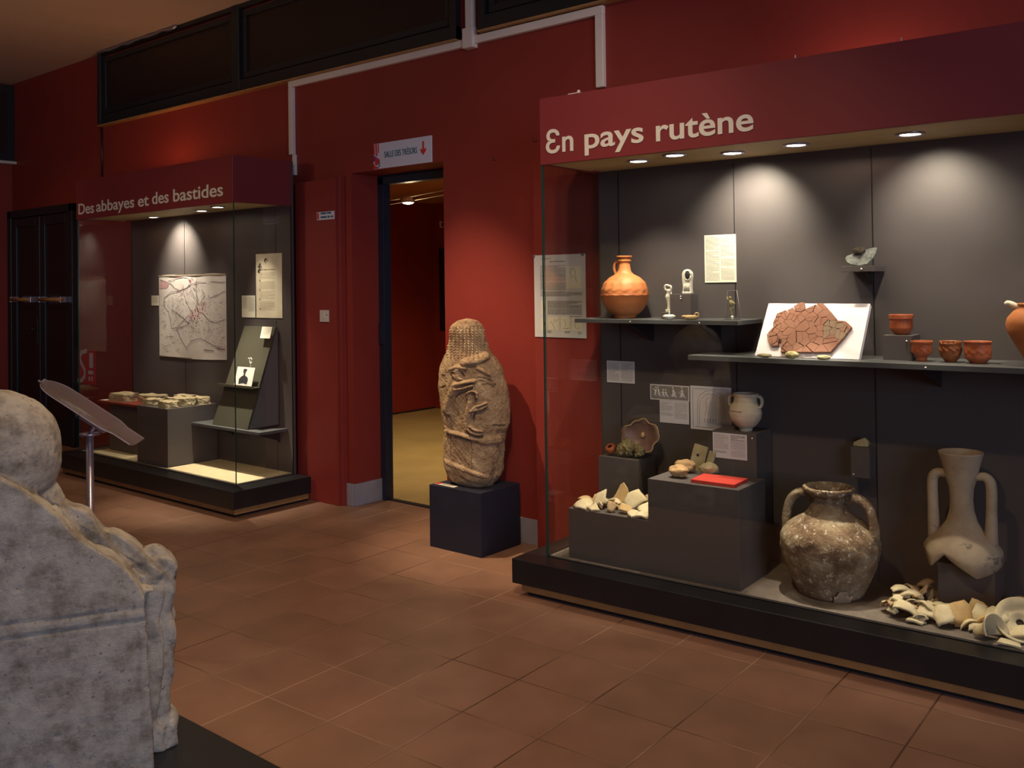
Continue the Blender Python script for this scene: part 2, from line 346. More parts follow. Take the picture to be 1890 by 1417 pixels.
# boxed out red panels at both sides of the doorway wall
struct('trim_1', MB().box(-4.915, -4.52, 3.745, YW, 0, 2.015).box(-4.52, -4.497, 3.765, YW, 0, 2.03), M['wall'], bevel=.002)
struct('trim_2', MB().box(-2.972, -2.50, 3.755, YW, 0, 1.95), M['wall'], bevel=.002)
struct('baseboard_left', MB().box(-4.436, -4.424, YW, 4.03, 0, .135).box(-4.497, -4.436, YW-.012, YW, 0, .135), M['skirt'], bevel=.001)
struct('baseboard_right', MB().box(-3.651, -2.975, YW-.012, YW, 0, .13), M['skirt'], bevel=.001)
# door frame in the recess
b = MB(); b.box(-4.436, -4.385, 4.02, 4.08, 0, 2.03); b.box(-3.70, -3.651, 4.02, 4.08, 0, 2.03); b.box(-4.436, -3.651, 4.02, 4.08, 1.985, 2.042)
df = struct('door_1', b, M['blueframe'], bevel=.002)
MB().box(-4.425, -4.39, 4.008, 4.022, .98, 1.12).box(-4.414, -4.402, 4.002, 4.01, 1.03, 1.07).build('strike_plate', M['blueframe'], df, .002)

# high window bands of black frames with painted panes
def window_band(name, x0, x1, z0, z1, divs, y=YW):
    f = MB(); f.box(x0, x1, y-.045, y, z0, z0+.075); f.box(x0, x1, y-.045, y, z1-.03, z1)
    xs = [x0]+divs+[x1]
    for i, x in enumerate(xs):
        w = .045; a = x if i == 0 else (x-w if i == len(xs)-1 else x-w/2-.02); f.box(a, a+w+(.04 if 0 < i < len(xs)-1 else 0), y-.05, y, z0, z1)
    o = struct(name, f, M['frame'], bevel=.004)
    for i in range(len(xs)-1):
        a, c = xs[i]+.06, xs[i+1]-.06; s = MB()
        for (p, q, u, v) in ((a, c, z0+.085, z0+.125), (a, c, z1-.09, z1-.05), (a, a+.04, z0+.125, z1-.09), (c-.04, c, z0+.125, z1-.09)): s.box(p, q, y-.03, y, u, v)
        fr = s.build('sash', M['frame'], o, .003)
        MB().box(a+.04, c-.04, y-.014, y, z0+.12, z1-.08).build('pane', M['pane'], fr)
    MB().box(x0, x1, y-.055, y, z0-.012, z0-.002).build('sill_strip', M['wood'], o)
    return o
w1 = window_band('window_1', -7.535, -3.50, 2.70, 3.30, [-5.58])
w2 = window_band('window_2', -3.335, .8, 2.715, 3.30, [-1.3])
f = MB(); f.box(-9.3, -9.24, 1.6, YW, 2.56, 3.28)
w3 = struct('window_3', f, M['frame'], bevel=.005)
MB().box(-9.24, -9.215, 1.7, 3.72, 2.64, 3.2).build('pane', M['pane'], w3)
MB().box(-9.3, -9.2, 1.6, YW, 2.535, 2.56).build('window_sill', M['white'], w3)
# thin black cable at the left end of the band, and worn plaster line along its top
tag(MB().tube([(-7.548, YW-.008, 2.69), (-7.545, YW-.008, 2.5), (-7.548, YW-.008, 2.27)], .008, 6).build('wall_cable', M['frame']), 'thin black cable running down the wall below the left end of the high window', 'cable')
tag(MB().tube([(-7.5+i*.1, YW-.06+.004*math.sin(i*3), 3.285+.006*math.sin(i*2.1)) for i in range(13)], .011, 6).build('flex_conduit', M['chrome']), 'thin grey conduit tucked under the ceiling above the high black window', 'conduit')

# black double door at the far left
def far_door():
    f = MB(); f.box(-9.30, -9.22, YW-.05, YW, 0, 2.09); f.box(-8.06, -8.0, YW-.05, YW, 0, 2.09); f.box(-9.3, -8.0, YW-.05, YW, 2.02, 2.09)
    o = struct('door_2', f, M['frame'], bevel=.004)
    for x0, x1 in ((-9.215, -8.645), (-8.63, -8.065)):
        l = MB()
        for (p, q, u, v) in ((x0, x0+.09, .01, 2.015), (x1-.09, x1, .01, 2.015), (x0+.09, x1-.09, .01, .20), (x0+.09, x1-.09, 1.93, 2.015)): l.box(p, q, YW-.04, YW-.002, u, v)
        le = l.build('door_leaf', M['frame'], o, .004)
        MB().box(x0+.09, x1-.09, YW-.025, YW-.004, .2, 1.93).build('pane', M['pane'], le)
        for i in (0,):
            MB().tube([(x0+.12, YW-.10, 1.265), (x1-.05 if x0 < -9 else x1-.02, YW-.10, 1.265)], .017, 10).build('push_bar', M['wood'] , le)
            MB().box(x0+.10, x0+.135, YW-.11, YW-.04, 1.24, 1.29).box(x1-.06, x1-.025, YW-.11, YW-.04, 1.24, 1.29).build('bar_bracket', M['chrome'], le, .002)
    h = MB().box(-8.70, -8.655, YW-.055, YW-.04, .86, 1.10); h.tube([(-8.68, YW-.06, 1.0), (-8.68, YW-.09, 1.0), (-8.80, YW-.09, 1.0)], .010, 8)
    h.build('door_handle', M['frame'], o, .002)
far_door()

# white cable trunking
t = thing('cable_trunking', 'white plastic cable trunking framing the wall above the doorway', 'trunking', (-3.42, YW, 2.69))
def tk(n, x0, x1, z0, z1, d=.028): return MB().box(x0+3.42, x1+3.42, -d, 0, z0-2.69, z1-2.69).build(n, M['trunk'], t, .003)
tk('trunk_run', -5.02, -3.445, 2.650, 2.692); tk('trunk_run', -5.02, -4.98, 2.21, 2.65); tk('trunk_run', -4.995, -4.967, 2.075, 2.21, .02)
tk('trunk_run', -3.385, -2.545, 2.655, 2.698); tk('trunk_run', -2.59, -2.545, 2.30, 2.655); tk('trunk_run', -3.44, -3.39, 2.74, 3.298, .035)
tk('junction_box', -3.455, -3.38, 2.635, 2.745, .045)

# direction sign over the doorway
t = thing('direction_sign', 'white sign reading SALLE DES TRESORS with a red down arrow over the doorway', 'sign', (-4.225, YW, 2.046))
MB().box(0, .49, -.006, 0, 0, .152).build('sign_panel', M['sign'], t, .001)
text_curve('lettering', 'SALLE DES TRÉSORS', .10, .062, .036, M['signtext'], t, -.0075, width=.275, bold=-.012)
MB().prism([(.418, .125), (.430, .125), (.430, .075), (.446, .087), (.446, .072), (.424, .046), (.402, .072), (.402, .087), (.418, .075)], 'y', -.0085, -.006).build('arrow', M['signred'], t)
lg = MB(); lg.prism([(.002, .09), (.002, .15), (.05, .15), (.05, .10), (.03, .075)], 'y', -.0075, -.006, 0); lg.prism([(.002, .045), (.002, .085), (.028, .07), (.02, .05)], 'y', -.0075, -.006, 2)
lg.prism([(.012, .035), (.032, .07), (.056, .055), (.05, .03), (.025, .02)], 'y', -.0075, -.006, 0); lg.prism([(.04, .012), (.058, .012), (.058, .05), (.05, .026)], 'y', -.0075, -.006, 1)
lg.prism([(.002, .002), (.05, .002), (.045, .010), (.02, .017), (.008, .03), (.002, .03)], 'y', -.0075, -.006, 0)
lg.build('logo', [M['signred'], M['signblue'], M['signpurple']], t)
ll = MB(); ll.prism([(.020, .075), (.024, .075), (.017, .15), (.013, .15)], 'y', -.009, -.0075); ll.prism([(.036, .09), (.040, .09), (.040, .15), (.036, .15)], 'y', -.009, -.0075); ll.build('logo_line', M['sign'], t)

# small room sign and light switch on the boxed panel
t = thing('room_sign', 'small white two line sign high on the red panel beside the doorway', 'sign', (-4.693, 3.745, 1.763))
MB().box(0, .168, -.004, 0, 0, .05).build('sign_panel', M['sign'], t)
MB().box(.004, .022, -.005, -.004, .004, .046).build('logo', M['signred'], t)
lines_text(t, 'printed_text', [(.04, .028, .14, .046, .02, .011), (.04, .008, .165, .022, .02, .011)], M['signtext'], -.0045, 3)
t = thing('light_switch', 'white square light switch plate on the red panel left of the doorway', 'switch', (-4.668, 3.745, 1.127))
MB().box(0, .084, -.010, 0, 0, .074).build('plate', M['white'], t, .003)
MB().box(.030, .054, -.015, -.009, .018, .056).build('rocker', M['white'], t, .002)
MB().ball((.07, -.010, .045), .004, 8).build('indicator', M['signtext'], t)
# glass holders: screws on walls near the panels
for lab, p in (('small pale plug high on the red wall right of the doorway', (-3.27, YW-.004, 2.02)), ('tiny pale plug near the case header on the red wall', (-2.99, YW-.004, 2.09))):
    o = MB().ball((0, 0, 0), (.012, .004, .010), 10).build('wall_plug', M['header'], None, 0, p); tag(o, lab, 'plug')
for lab, x in (('thin pale hook sticking up behind the pottery case header nearest its lettering', 1.25), ('thin pale hook sticking up behind the pottery case header further right', 1.62)):
    o = MB().tube([(0, 0, -.03), (0, 0, .03)], .0025, 6).build('wall_hook', M['white'], None, 0, RL(x, .115, 2.14)); tag(o, lab, 'hook')
o = MB().box(-.03, .03, -.01, .01, 0, .008).ball((.02, 0, .012), .008, 8).build('cable_clip', M['white'], None, 0, RL(.27, .14, 2.158)); tag(o, 'small white clip lying on the left end of the pottery case header', 'clip')

# room beyond: cable lights, letter
t = thing('cable_spotlight', 'small lit spotlight on two taut wires in the room beyond the doorway', 'light', (-5.175, 5.0, 1.99))
MB().tube([(-2.07, -.03, -.06), (-.1, -.02, .02), (1.2, -.02, .105), (2.48, -.02, .17)], .003, 6).build('wire', M['ink2'], t)
MB().tube([(-2.07, .05, -.09), (-.06, .03, 0), (1.2, .03, .075), (2.48, .03, .14)], .003, 6).build('wire', M['ink2'], t)
MB().lathe([(.01, .045), (.03, .04), (.048, .0), (.05, -.012), (.044, -.012)], 24).build('lamp_head', M['chrome'], t)
MB().lathe([(0, -.026), (.035, -.018), (.044, -.008)], 20).build('bulb', M['roomlamp'], t)
bulb('room_bulb', (-5.15, 5.0, 1.90), 5, (1, .78, .45), .04)
spot('room_spot', (-5.17, 5.0, 1.93), (-5.6, 5.6, 0), 60, 130, .8, (1, .80, .5), .03)
spot('room_spot', (-4.6, 5.6, 2.2), (-5.4, 5.4, 0), 70, 120, .8, (1, .82, .5), .05)
wl = text_curve('wall_letter', 't', 0, 0, .10, M['letter'], None, -.002, width=.07); wl.location = (-7.15, 7.37, 1.97)
tag(wl, 'pale letter t on the far wall of the room beyond the doorway', 'letter')

# fire extinguisher and its sign, seen through the left case
t = thing('safety_sign', 'red fire safety sign with a white curved band beside the black door', 'sign', (-8.065, YW, .55))
MB().box(0, .37, -.004, 0, 0, .285).build('sign_panel', M['signred'], t)
cur = [(.23-.0, .28), (.13, .262), (.10, .215), (.135, .165), (.19, .115), (.185, .06), (.13, .025), (.04, .018)]
b = MB()
def off(p, q, w):
    d = Vector((q[0]-p[0], q[1]-p[1])).normalized(); return Vector((-d.y, d.x))*w
L = [Vector(c)+off(cur[max(i-1, 0)], cur[min(i+1, 7)], .018) for i, c in enumerate(cur)]; Q = [Vector(c)-off(cur[max(i-1, 0)], cur[min(i+1, 7)], .018) for i, c in enumerate(cur)]
for i in range(7): b.add([(L[i].x, -.006, L[i].y), (L[i+1].x, -.006, L[i+1].y), (Q[i+1].x, -.006, Q[i+1].y), (Q[i].x, -.006, Q[i].y)], [(0, 1, 2, 3)])
b.build('white_band', M['sign'], t)
b = MB()
b.box(.27, .33, -.006, -.004, .14, .265); b.box(.25, .33, -.006, -.004, .085, .115)
b.box(.255, .275, -.006, -.004, .03, .065); b.box(.30, .32, -.006, -.004, .03, .065)
b.build('pictogram', M['sign'], t)

# ================================================================== display cases
def frameloc(o, right):
    if right: o.rotation_euler = (0, 0, AR)
def display_case(label, loc, rot, W, DEP, g0, g1, gt, zt, zh, back, seams, lamps, txt, right):
    """local: x along the front from the base corner; y into the case; g0..g1 glass extents in x, gt glass front, back = back panel y"""
    t = thing('display_case', label, 'display case', loc, rot)
    MB().box(0, W, 0, DEP, .055, .16).build('base', M['black'], t, .003)
    MB().box(.03, W-.03, .03, DEP, .018, .055).build('base_strip', M['wood'], t)
    MB().box(.05, W-.05, .05, DEP, 0, .018).build('base_foot', M['frame'], t)
    MB().box(g0+.012, g1-.012, gt+.012, back, .16, .166).build('floor_felt', M['fabric'], t)
    MB().box(g0, g1, back, back+.018, .16, zh).build('back_panel', M['grey'], t)
    for x in seams: MB().box(x-.0022, x+.0022, back-.0012, back+.001, .16, zt).build('panel_seam', M['frame'], t)
    ca = MB().box(g0+.01, g1-.01, gt+.012, back-.10, zt+.004, zt+.022); ca.box(g0+.01, g1-.01, back-.06, back, zt+.01, zt+.022)
    ca.build('case_ceiling', M['canopy'], t)
    hd = MB().box(g0, g1, gt-.006, gt+.012, zt, zh); hd.box(g0, g0+.018, gt+.012, back, zt, zh); hd.box(g1-.018, g1, gt+.012, back, zt, zh)
    hd.build('header', M['header'], t, .0015)
    MB().pane(g0+.009, g1-.009, gt, gt+.008, .16, zt+.004, 'y').build('front_glass', [M['glass'], M['edge']], t)
    MB().pane(g0, g0+.008, gt, back, .16, zt+.004, 'x', 2, 1, 1).build('side_glass', [M['glass'], M['edge'], M['edge2']], t)
    MB().pane(g1-.008, g1, gt, back, .16, zt+.004, 'x').build('side_glass', [M['glass'], M['edge']], t)
    for x, y, p in lamps:
        d = MB().lathe([(.036, .006), (.036, -.002), (.046, -.004), (.050, .0), (.050, .006)], 28, (x, y, zt)).build('downlight', M['chrome'], t)
        MB().lathe([(0, .0), (.036, .0)], 24, (x, y, zt)).build('lamp_lens', M['lampem'], d)
    for (body, x, z, h, w, bold) in txt: text_curve('lettering', body, x, z, h, M['letter'], t, gt-.008, width=w, bold=bold)
    return t
# right case
def rx(s): return s
lampsR = [(.492, .288, 0), (.697, .227, 0), (.903, .332, 0), (1.182, .29, 0), (1.592, .314, 0), (2.05, .30, 0)]
caseR = display_case('large glass display case headed En pays rutene with amphorae and cups inside', tuple(ORG), AR, 2.62, .60, .108, 2.52, .108, 1.866, 2.156, .575,
    [.218, .797, 1.378, 1.958], lampsR, [('Ɛn', .142, 1.914, .095, .143, .035), ('pays', .342, 1.916, .088, .283, .035), ('rutène', .682, 1.912, .090, .41, .035)], True)
# left case
LORG = (-6.98, 3.152, 0)
lampsL = [(1.72, .251, 0), (1.394, .338, 0), (.67, .40, 0)]
caseL = display_case('glass display case headed Des abbayes et des bastides with a pinkish map inside', LORG, 0, 2.235, .565, .10, 2.095, .118, 1.863, 2.148, .538,
    [.85, 1.93], lampsL, [('Des', .14, 1.900, .078, .235, .03), ('abbayes', .41, 1.904, .078, .53, .03), ('et', .99, 1.904, .078, .141, .03), ('des', 1.173, 1.909, .078, .205, .03), ('bastides', 1.433, 1.909, .080, .562, .03)], False)
MB().box(-5.70+6.98, -4.90+6.98, .14, .53, .1665, .169).build('felt_sheet', M['sand'], caseL)
MB().box(-6.75+6.98, -6.11+6.98, .14, .53, .1665, .169).build('felt_sheet', M['sand'], caseL)

# lamp light inside the cases
for (s, tt, tgt, p, sz) in ((.492, .288, (.40, .42, .5), 34, 90), (.697, .227, (.42, .21, .38), 95, 30), (.903, .315, (.885, .575, 1.575), 42, 94), (.903, .332, (1.16, .42, 1.15), 21, 56),
        (1.182, .29, (1.19, .42, 1.1), 26, 60), (1.592, .29, (1.63, .575, 1.50), 27, 98), (1.592, .30, (1.66, .40, 1.05), 22, 60), (1.182, .20, (1.27, .26, .40), 125, 24), (2.05, .30, (1.95, .4, 1.1), 26, 60), (1.592, .15, (1.72, .20, .16), 48, 30), (.903, .20, (.78, .22, .55), 70, 24), (.492, .22, (.32, .42, 1.3), 26, 36)):
    spot('case_spot', RL(s, tt, 1.855), RL(*tgt), p, sz, 1, WHITE, .012)
for (x, y, tgt, p, sz) in ((-5.26, 3.40, (-5.25, 3.38, .17), 260, 50), (-6.15, 3.47, (-6.16, 3.69, 1.60), 60, 92), (-5.586, 3.42, (-5.9, 3.60, .7), 12, 70), (-5.586, 3.42, (-5.88, 3.46, .55), 90, 32), (-6.31, 3.42, (-6.5, 3.5, .5), 40, 44), (-5.26, 3.45, (-5.1, 3.6, 1.0), 34, 56)):
    spot('case_spot', (x, y, 1.85), tgt, p, sz, 1, WHITE, .012)
# warm glow escaping above the headers
bulb('header_glow', RL(1.35, .45, 1.98), 5.0, (1, .66, .45), .05)
bulb('header_glow', (-6.35, 3.58, 2.0), 7, (1, .5, .22), .05)

# ================================================================== carved stone statue on its dark plinth
tag(MB().box(-.178, .178, -.152, .152, 0, .318).build('plinth', M['navy'], None, .002, (-3.267, 3.608, 0)), 'dark navy painted square plinth under the carved stone figure', 'plinth')
o = sheet('white and red caption strip lying on the navy plinth before the carved stone', (-3.425, 3.475, .3195), .145, .032, M['paper'], R(-6), .002, 'label')
o.rotation_euler = (R(-90), 0, R(-5)); MB().box(0, .03, -.0026, -.0022, 0, .032).build('red_band', M['signred'], o); o.location.z = .3205
lines_text(o, 'printed_text', [(.04, .012, .13, .02, .02, .006)], M['darkink'], -.0034, 5)

def carved_statue():
    rows = [(-.04,-.012,1.171),(-.08,.03,1.16),(-.108,.052,1.138),(-.12,.063,1.104),(-.123,.071,1.054),(-.13,.087,1.011),(-.144,.107,.984),(-.158,.132,.956),(-.176,.154,.914),(-.179,.164,.858),(-.183,.178,.816),(-.175,.186,.773),(-.172,.188,.731),(-.167,.19,.689),(-.16,.187,.633),(-.155,.169,.59),(-.158,.163,.548),(-.156,.159,.492),(-.154,.153,.408),(-.143,.141,.366),(-.130,.123,.340),(-.110,.106,.322),(-.095,.090,.3185)]
    rows = rows[::-1]; rz = np.array([r[2] for r in rows]); rl = np.array([r[0] for r in rows]); rr = np.array([r[1] for r in rows])
    rz = .3185+(rz-.3185)*1.0
    NZ, NP = 430, 460
    # denser rows near the crown
    zz = np.linspace(0, 1, NZ); zz = .3185+(1.1705-.3185)*(1-(1-zz)**1.35)
    L = np.interp(zz, rz, rl); Rr = np.interp(zz, rz, rr)
    k = np.ones(9)/9; Ls = np.convolve(np.pad(L, 4, 'edge'), k, 'valid'); Rs = np.convolve(np.pad(Rr, 4, 'edge'), k, 'valid')
    px, py = .743, .669; vx, vy = -.669, .743
    dep = np.interp(zz, [.3, .9, 1.02, 1.2], [.72, .72, .86, .95]); q = 1.625
    hu = ((px)**q+(py*dep)**q)**(1/q)
    A = (Rs-Ls)/2/hu; cx = -3.27+px*(Ls+Rs)/2; cy = 3.61+py*(Ls+Rs)/2
    th = np.linspace(0, 2*np.pi, NP, endpoint=False); p = 2.6
    ct, st = np.cos(th), np.sin(th); rad = (np.abs(ct)**p+np.abs(st)**p)**(-1/p)
    X = cx[:, None]+A[:, None]*rad*ct; Y = cy[:, None]+(A*dep)[:, None]*rad*st; Z = np.repeat(zz[:, None], NP, 1)
    nx = np.abs(ct)**(p-1)*np.sign(ct); ny = np.abs(st)**(p-1)*np.sign(st); nl = np.hypot(nx, ny); nx, ny = nx/nl, ny/nl
    face = np.clip((-(nx*vx+ny*vy))[None, :]*2.2, 0, 1)*np.ones_like(X)
    U = (X+3.27)*px+(Y-3.61)*py; D = np.zeros_like(X)
    def seg(pts, r, h, sharp=1.0, neg=False):
        nonlocal D
        d = np.full_like(U, 9.)
        for (a, b), (c, e) in zip(pts[:-1], pts[1:]):
            wx, wz = c-a, e-b; tt = np.clip(((U-a)*wx+(Z-b)*wz)/(wx*wx+wz*wz), 0, 1)
            d = np.minimum(d, np.hypot(U-a-tt*wx, Z-b-tt*wz))
        f = np.clip(1-(d/r)**2, 0, 1)**(.5*sharp)*h
        D = np.minimum(D, -f+np.maximum(D, 0)*(f < 1e-5)+0*D) if False else (D-f*1.0 if neg else np.maximum(D, f))
    # arms, hands and fingers in relief
    seg([(-.039,.955),(-.01,.965),(.028,.972),(.057,.984)], .022, .020)
    seg([(.02,.931),(.049,.915),(.075,.897)], .011, .012)
    seg([(-.110,.918),(-.076,.932),(-.032,.928)], .010, .015); seg([(-.106,.907),(-.08,.91),(-.069,.917)], .006, .012)
    seg([(-.095,.892),(-.081,.877),(-.055,.871)], .005, .010); seg([(-.08,.93),(-.078,.90),(-.072,.875)], .012, .012)
    seg([(-.131,.70),(-.108,.789),(-.085,.838)], .020, .016); seg([(-.085,.84),(-.048,.854),(.008,.866)], .011, .020)
    seg([(-.082,.818),(-.048,.825),(-.004,.842)], .008, .018)
    seg([(-.026,.803),(-.008,.815),(.010,.815),(.022,.803)], .007, .016); seg([(-.02,.80),(-.024,.782),(-.012,.772)], .007, .012)
    seg([(.018,.80),(.020,.782)], .006, .014)
    seg([(-.012,.787),(-.012,.758),(-.028,.688),(-.032,.650)], .014, .014)
    seg([(.0,.722),(.013,.737),(.039,.747),(.062,.757)], .0065, .018); seg([(-.006,.715),(.012,.720),(.036,.727),(.065,.742)], .0065, .018)
    seg([(-.02,.71),(.01,.728)], .013, .014)
    seg([(-.032,.65),(-.026,.625),(-.007,.607),(.026,.593)], .010, .018); seg([(-.014,.64),(.012,.618),(.042,.614)], .009, .020); seg([(.0,.605),(.02,.598),(.040,.600)], .007, .020)
    seg([(-.132,.598),(-.051,.587),(.03,.567),(.119,.573)], .011, .015)
    seg([(.04,.565),(.118,.560)], .018, .014)
    seg([(-.149,.438),(-.053,.412),(.061,.378)], .014, .010); seg([(-.149,.42),(-.053,.395),(.061,.360)], .030, .007)
    seg([(.034,.875),(.063,.863),(.1,.841)], .005, .006); seg([(.045,.853),(.07,.856),(.11,.85)], .005, .006); seg([(.03,.89),(.06,.885),(.09,.87)], .005, .006)
    for i in range(3): seg([(-.164+i*.007,.915),(-.155+i*.007,.889)], .003, .006)
    # undercuts and grooves
    seg([(-.028,.936),(.014,.934)], .007, .014, neg=True); seg([(-.060,.903),(-.050,.889)], .007, .012, neg=True)
    seg([(-.075,.829),(-.045,.841),(-.005,.852)], .005, .012, neg=True); seg([(-.118,.70),(-.098,.77),(-.075,.805),(-.04,.815),(-.01,.83)], .008, .013, neg=True)
    seg([(.010,.775),(.006,.75)], .006, .012, neg=True); seg([(.0,.70),(-.006,.665),(-.012,.645)], .010, .014, neg=True); seg([(.0,.705),(.03,.712),(.06,.728)], .005, .012, neg=True)
    seg([(-.03,.600),(0,.590),(.04,.584)], .007, .013, neg=True)
    seg([(-.10,.575),(-.051,.570),(-.02,.562)], .005, .008, neg=True)
    seg([(-.015,.556),(-.013,.419)], .0035, .007, neg=True); seg([(-.12,.664),(-.121,.458)], .004, .007, neg=True); seg([(-.167,.816),(-.144,.83)], .005, .010, neg=True)
    seg([(-.161,.657),(-.147,.62)], .006, .010, neg=True); seg([(-.135,.70),(-.122,.66)], .004, .008, neg=True); seg([(.113,.734),(.119,.578)], .005, .005, neg=True)
    seg([(.10,.64),(.16,.63)], .006, .008, neg=True); seg([(.065,.965),(.085,.975)], .005, .008, neg=True)
    D = D*face*1.45
    # hair: rows of braids falling over the head
    hair = np.clip((Z-.968-np.clip(U-.0, 0, 1)*.45)/.012, 0, 1)*np.clip((1.135-Z)/.02, 0, 1)*np.clip(face*1.5, .25, 1)
    D += hair*(.0058*np.cos(U*2*np.pi/.0185)+.0036*np.cos(Z*2*np.pi/.0135+np.abs(((U/.0185) % 1)-.5)*9.0)*np.clip(np.cos(U*2*np.pi/.0185)+.6, 0, 1))
    # chipped lower right corner (oblique break) and irregular block surface
    br = np.clip((U-.075-(Z-.40)*.25)/.05, 0, 1)*np.clip((.56-Z)/.03, 0, 1)*face; D -= br*.020
    XX, YY, ZZ = X*7, Y*7, Z*7
    def fb(a, b_, c): return np.sin(a*1.7+np.sin(b_*2.1)+c*.7)*np.sin(b_*1.9+np.sin(c*2.3))*np.sin(c*1.5+a*.6+1)
    low = np.clip((.58-Z)/.05, .25, 1)
    D += .006*fb(XX*1.6, YY*1.6, ZZ*1.6)*low+.0035*fb(XX*4.1, YY*4.3, ZZ*3.9)*low+.0022*fb(XX*11, YY*12, ZZ*11)+.0012*fb(XX*27, YY*29, ZZ*28)
    rng = np.random.RandomState(3); D += rng.randn(*D.shape)*.0006
    taper = np.clip((1.1705-Z)/.01, 0, 1)*np.clip((Z-.3185)/.012, 0, 1); D *= taper
    X2 = X+nx*D; Y2 = Y+ny*D
    vs = np.stack([X2, Y2, Z], -1).reshape(-1, 3)
    cb = [cx[0], cy[0], .3185]; ctp = [cx[-1], cy[-1], 1.173]
    vs = np.vstack([vs, cb, ctp])-np.array([-3.27, 3.61, .3185])
    i = np.arange(NZ-1)[:, None]*NP; j = np.arange(NP)[None, :]; j2 = (j+1) % NP
    F = np.stack([i+j, i+j2, i+NP+j2, i+NP+j], -1).reshape(-1, 4).tolist()
    nb = NZ*NP; F += [[nb, (a+1) % NP, a] for a in range(NP)]; o_ = (NZ-1)*NP; F += [[nb+1, o_+a, o_+(a+1) % NP] for a in range(NP)]
    me = bpy.data.meshes.new('stone_statue'); me.from_pydata(vs.tolist(), [], F); me.materials.append(M['sandstone'])
    me.polygons.foreach_set('use_smooth', [True]*len(me.polygons))
    o = bpy.data.objects.new('stone_statue', me); COL.objects.link(o); o.location = (-3.27, 3.61, .3185)
    tag(o, 'carved sandstone figure with braided hair and hands in relief on a navy plinth', 'statue')
carved_statue()

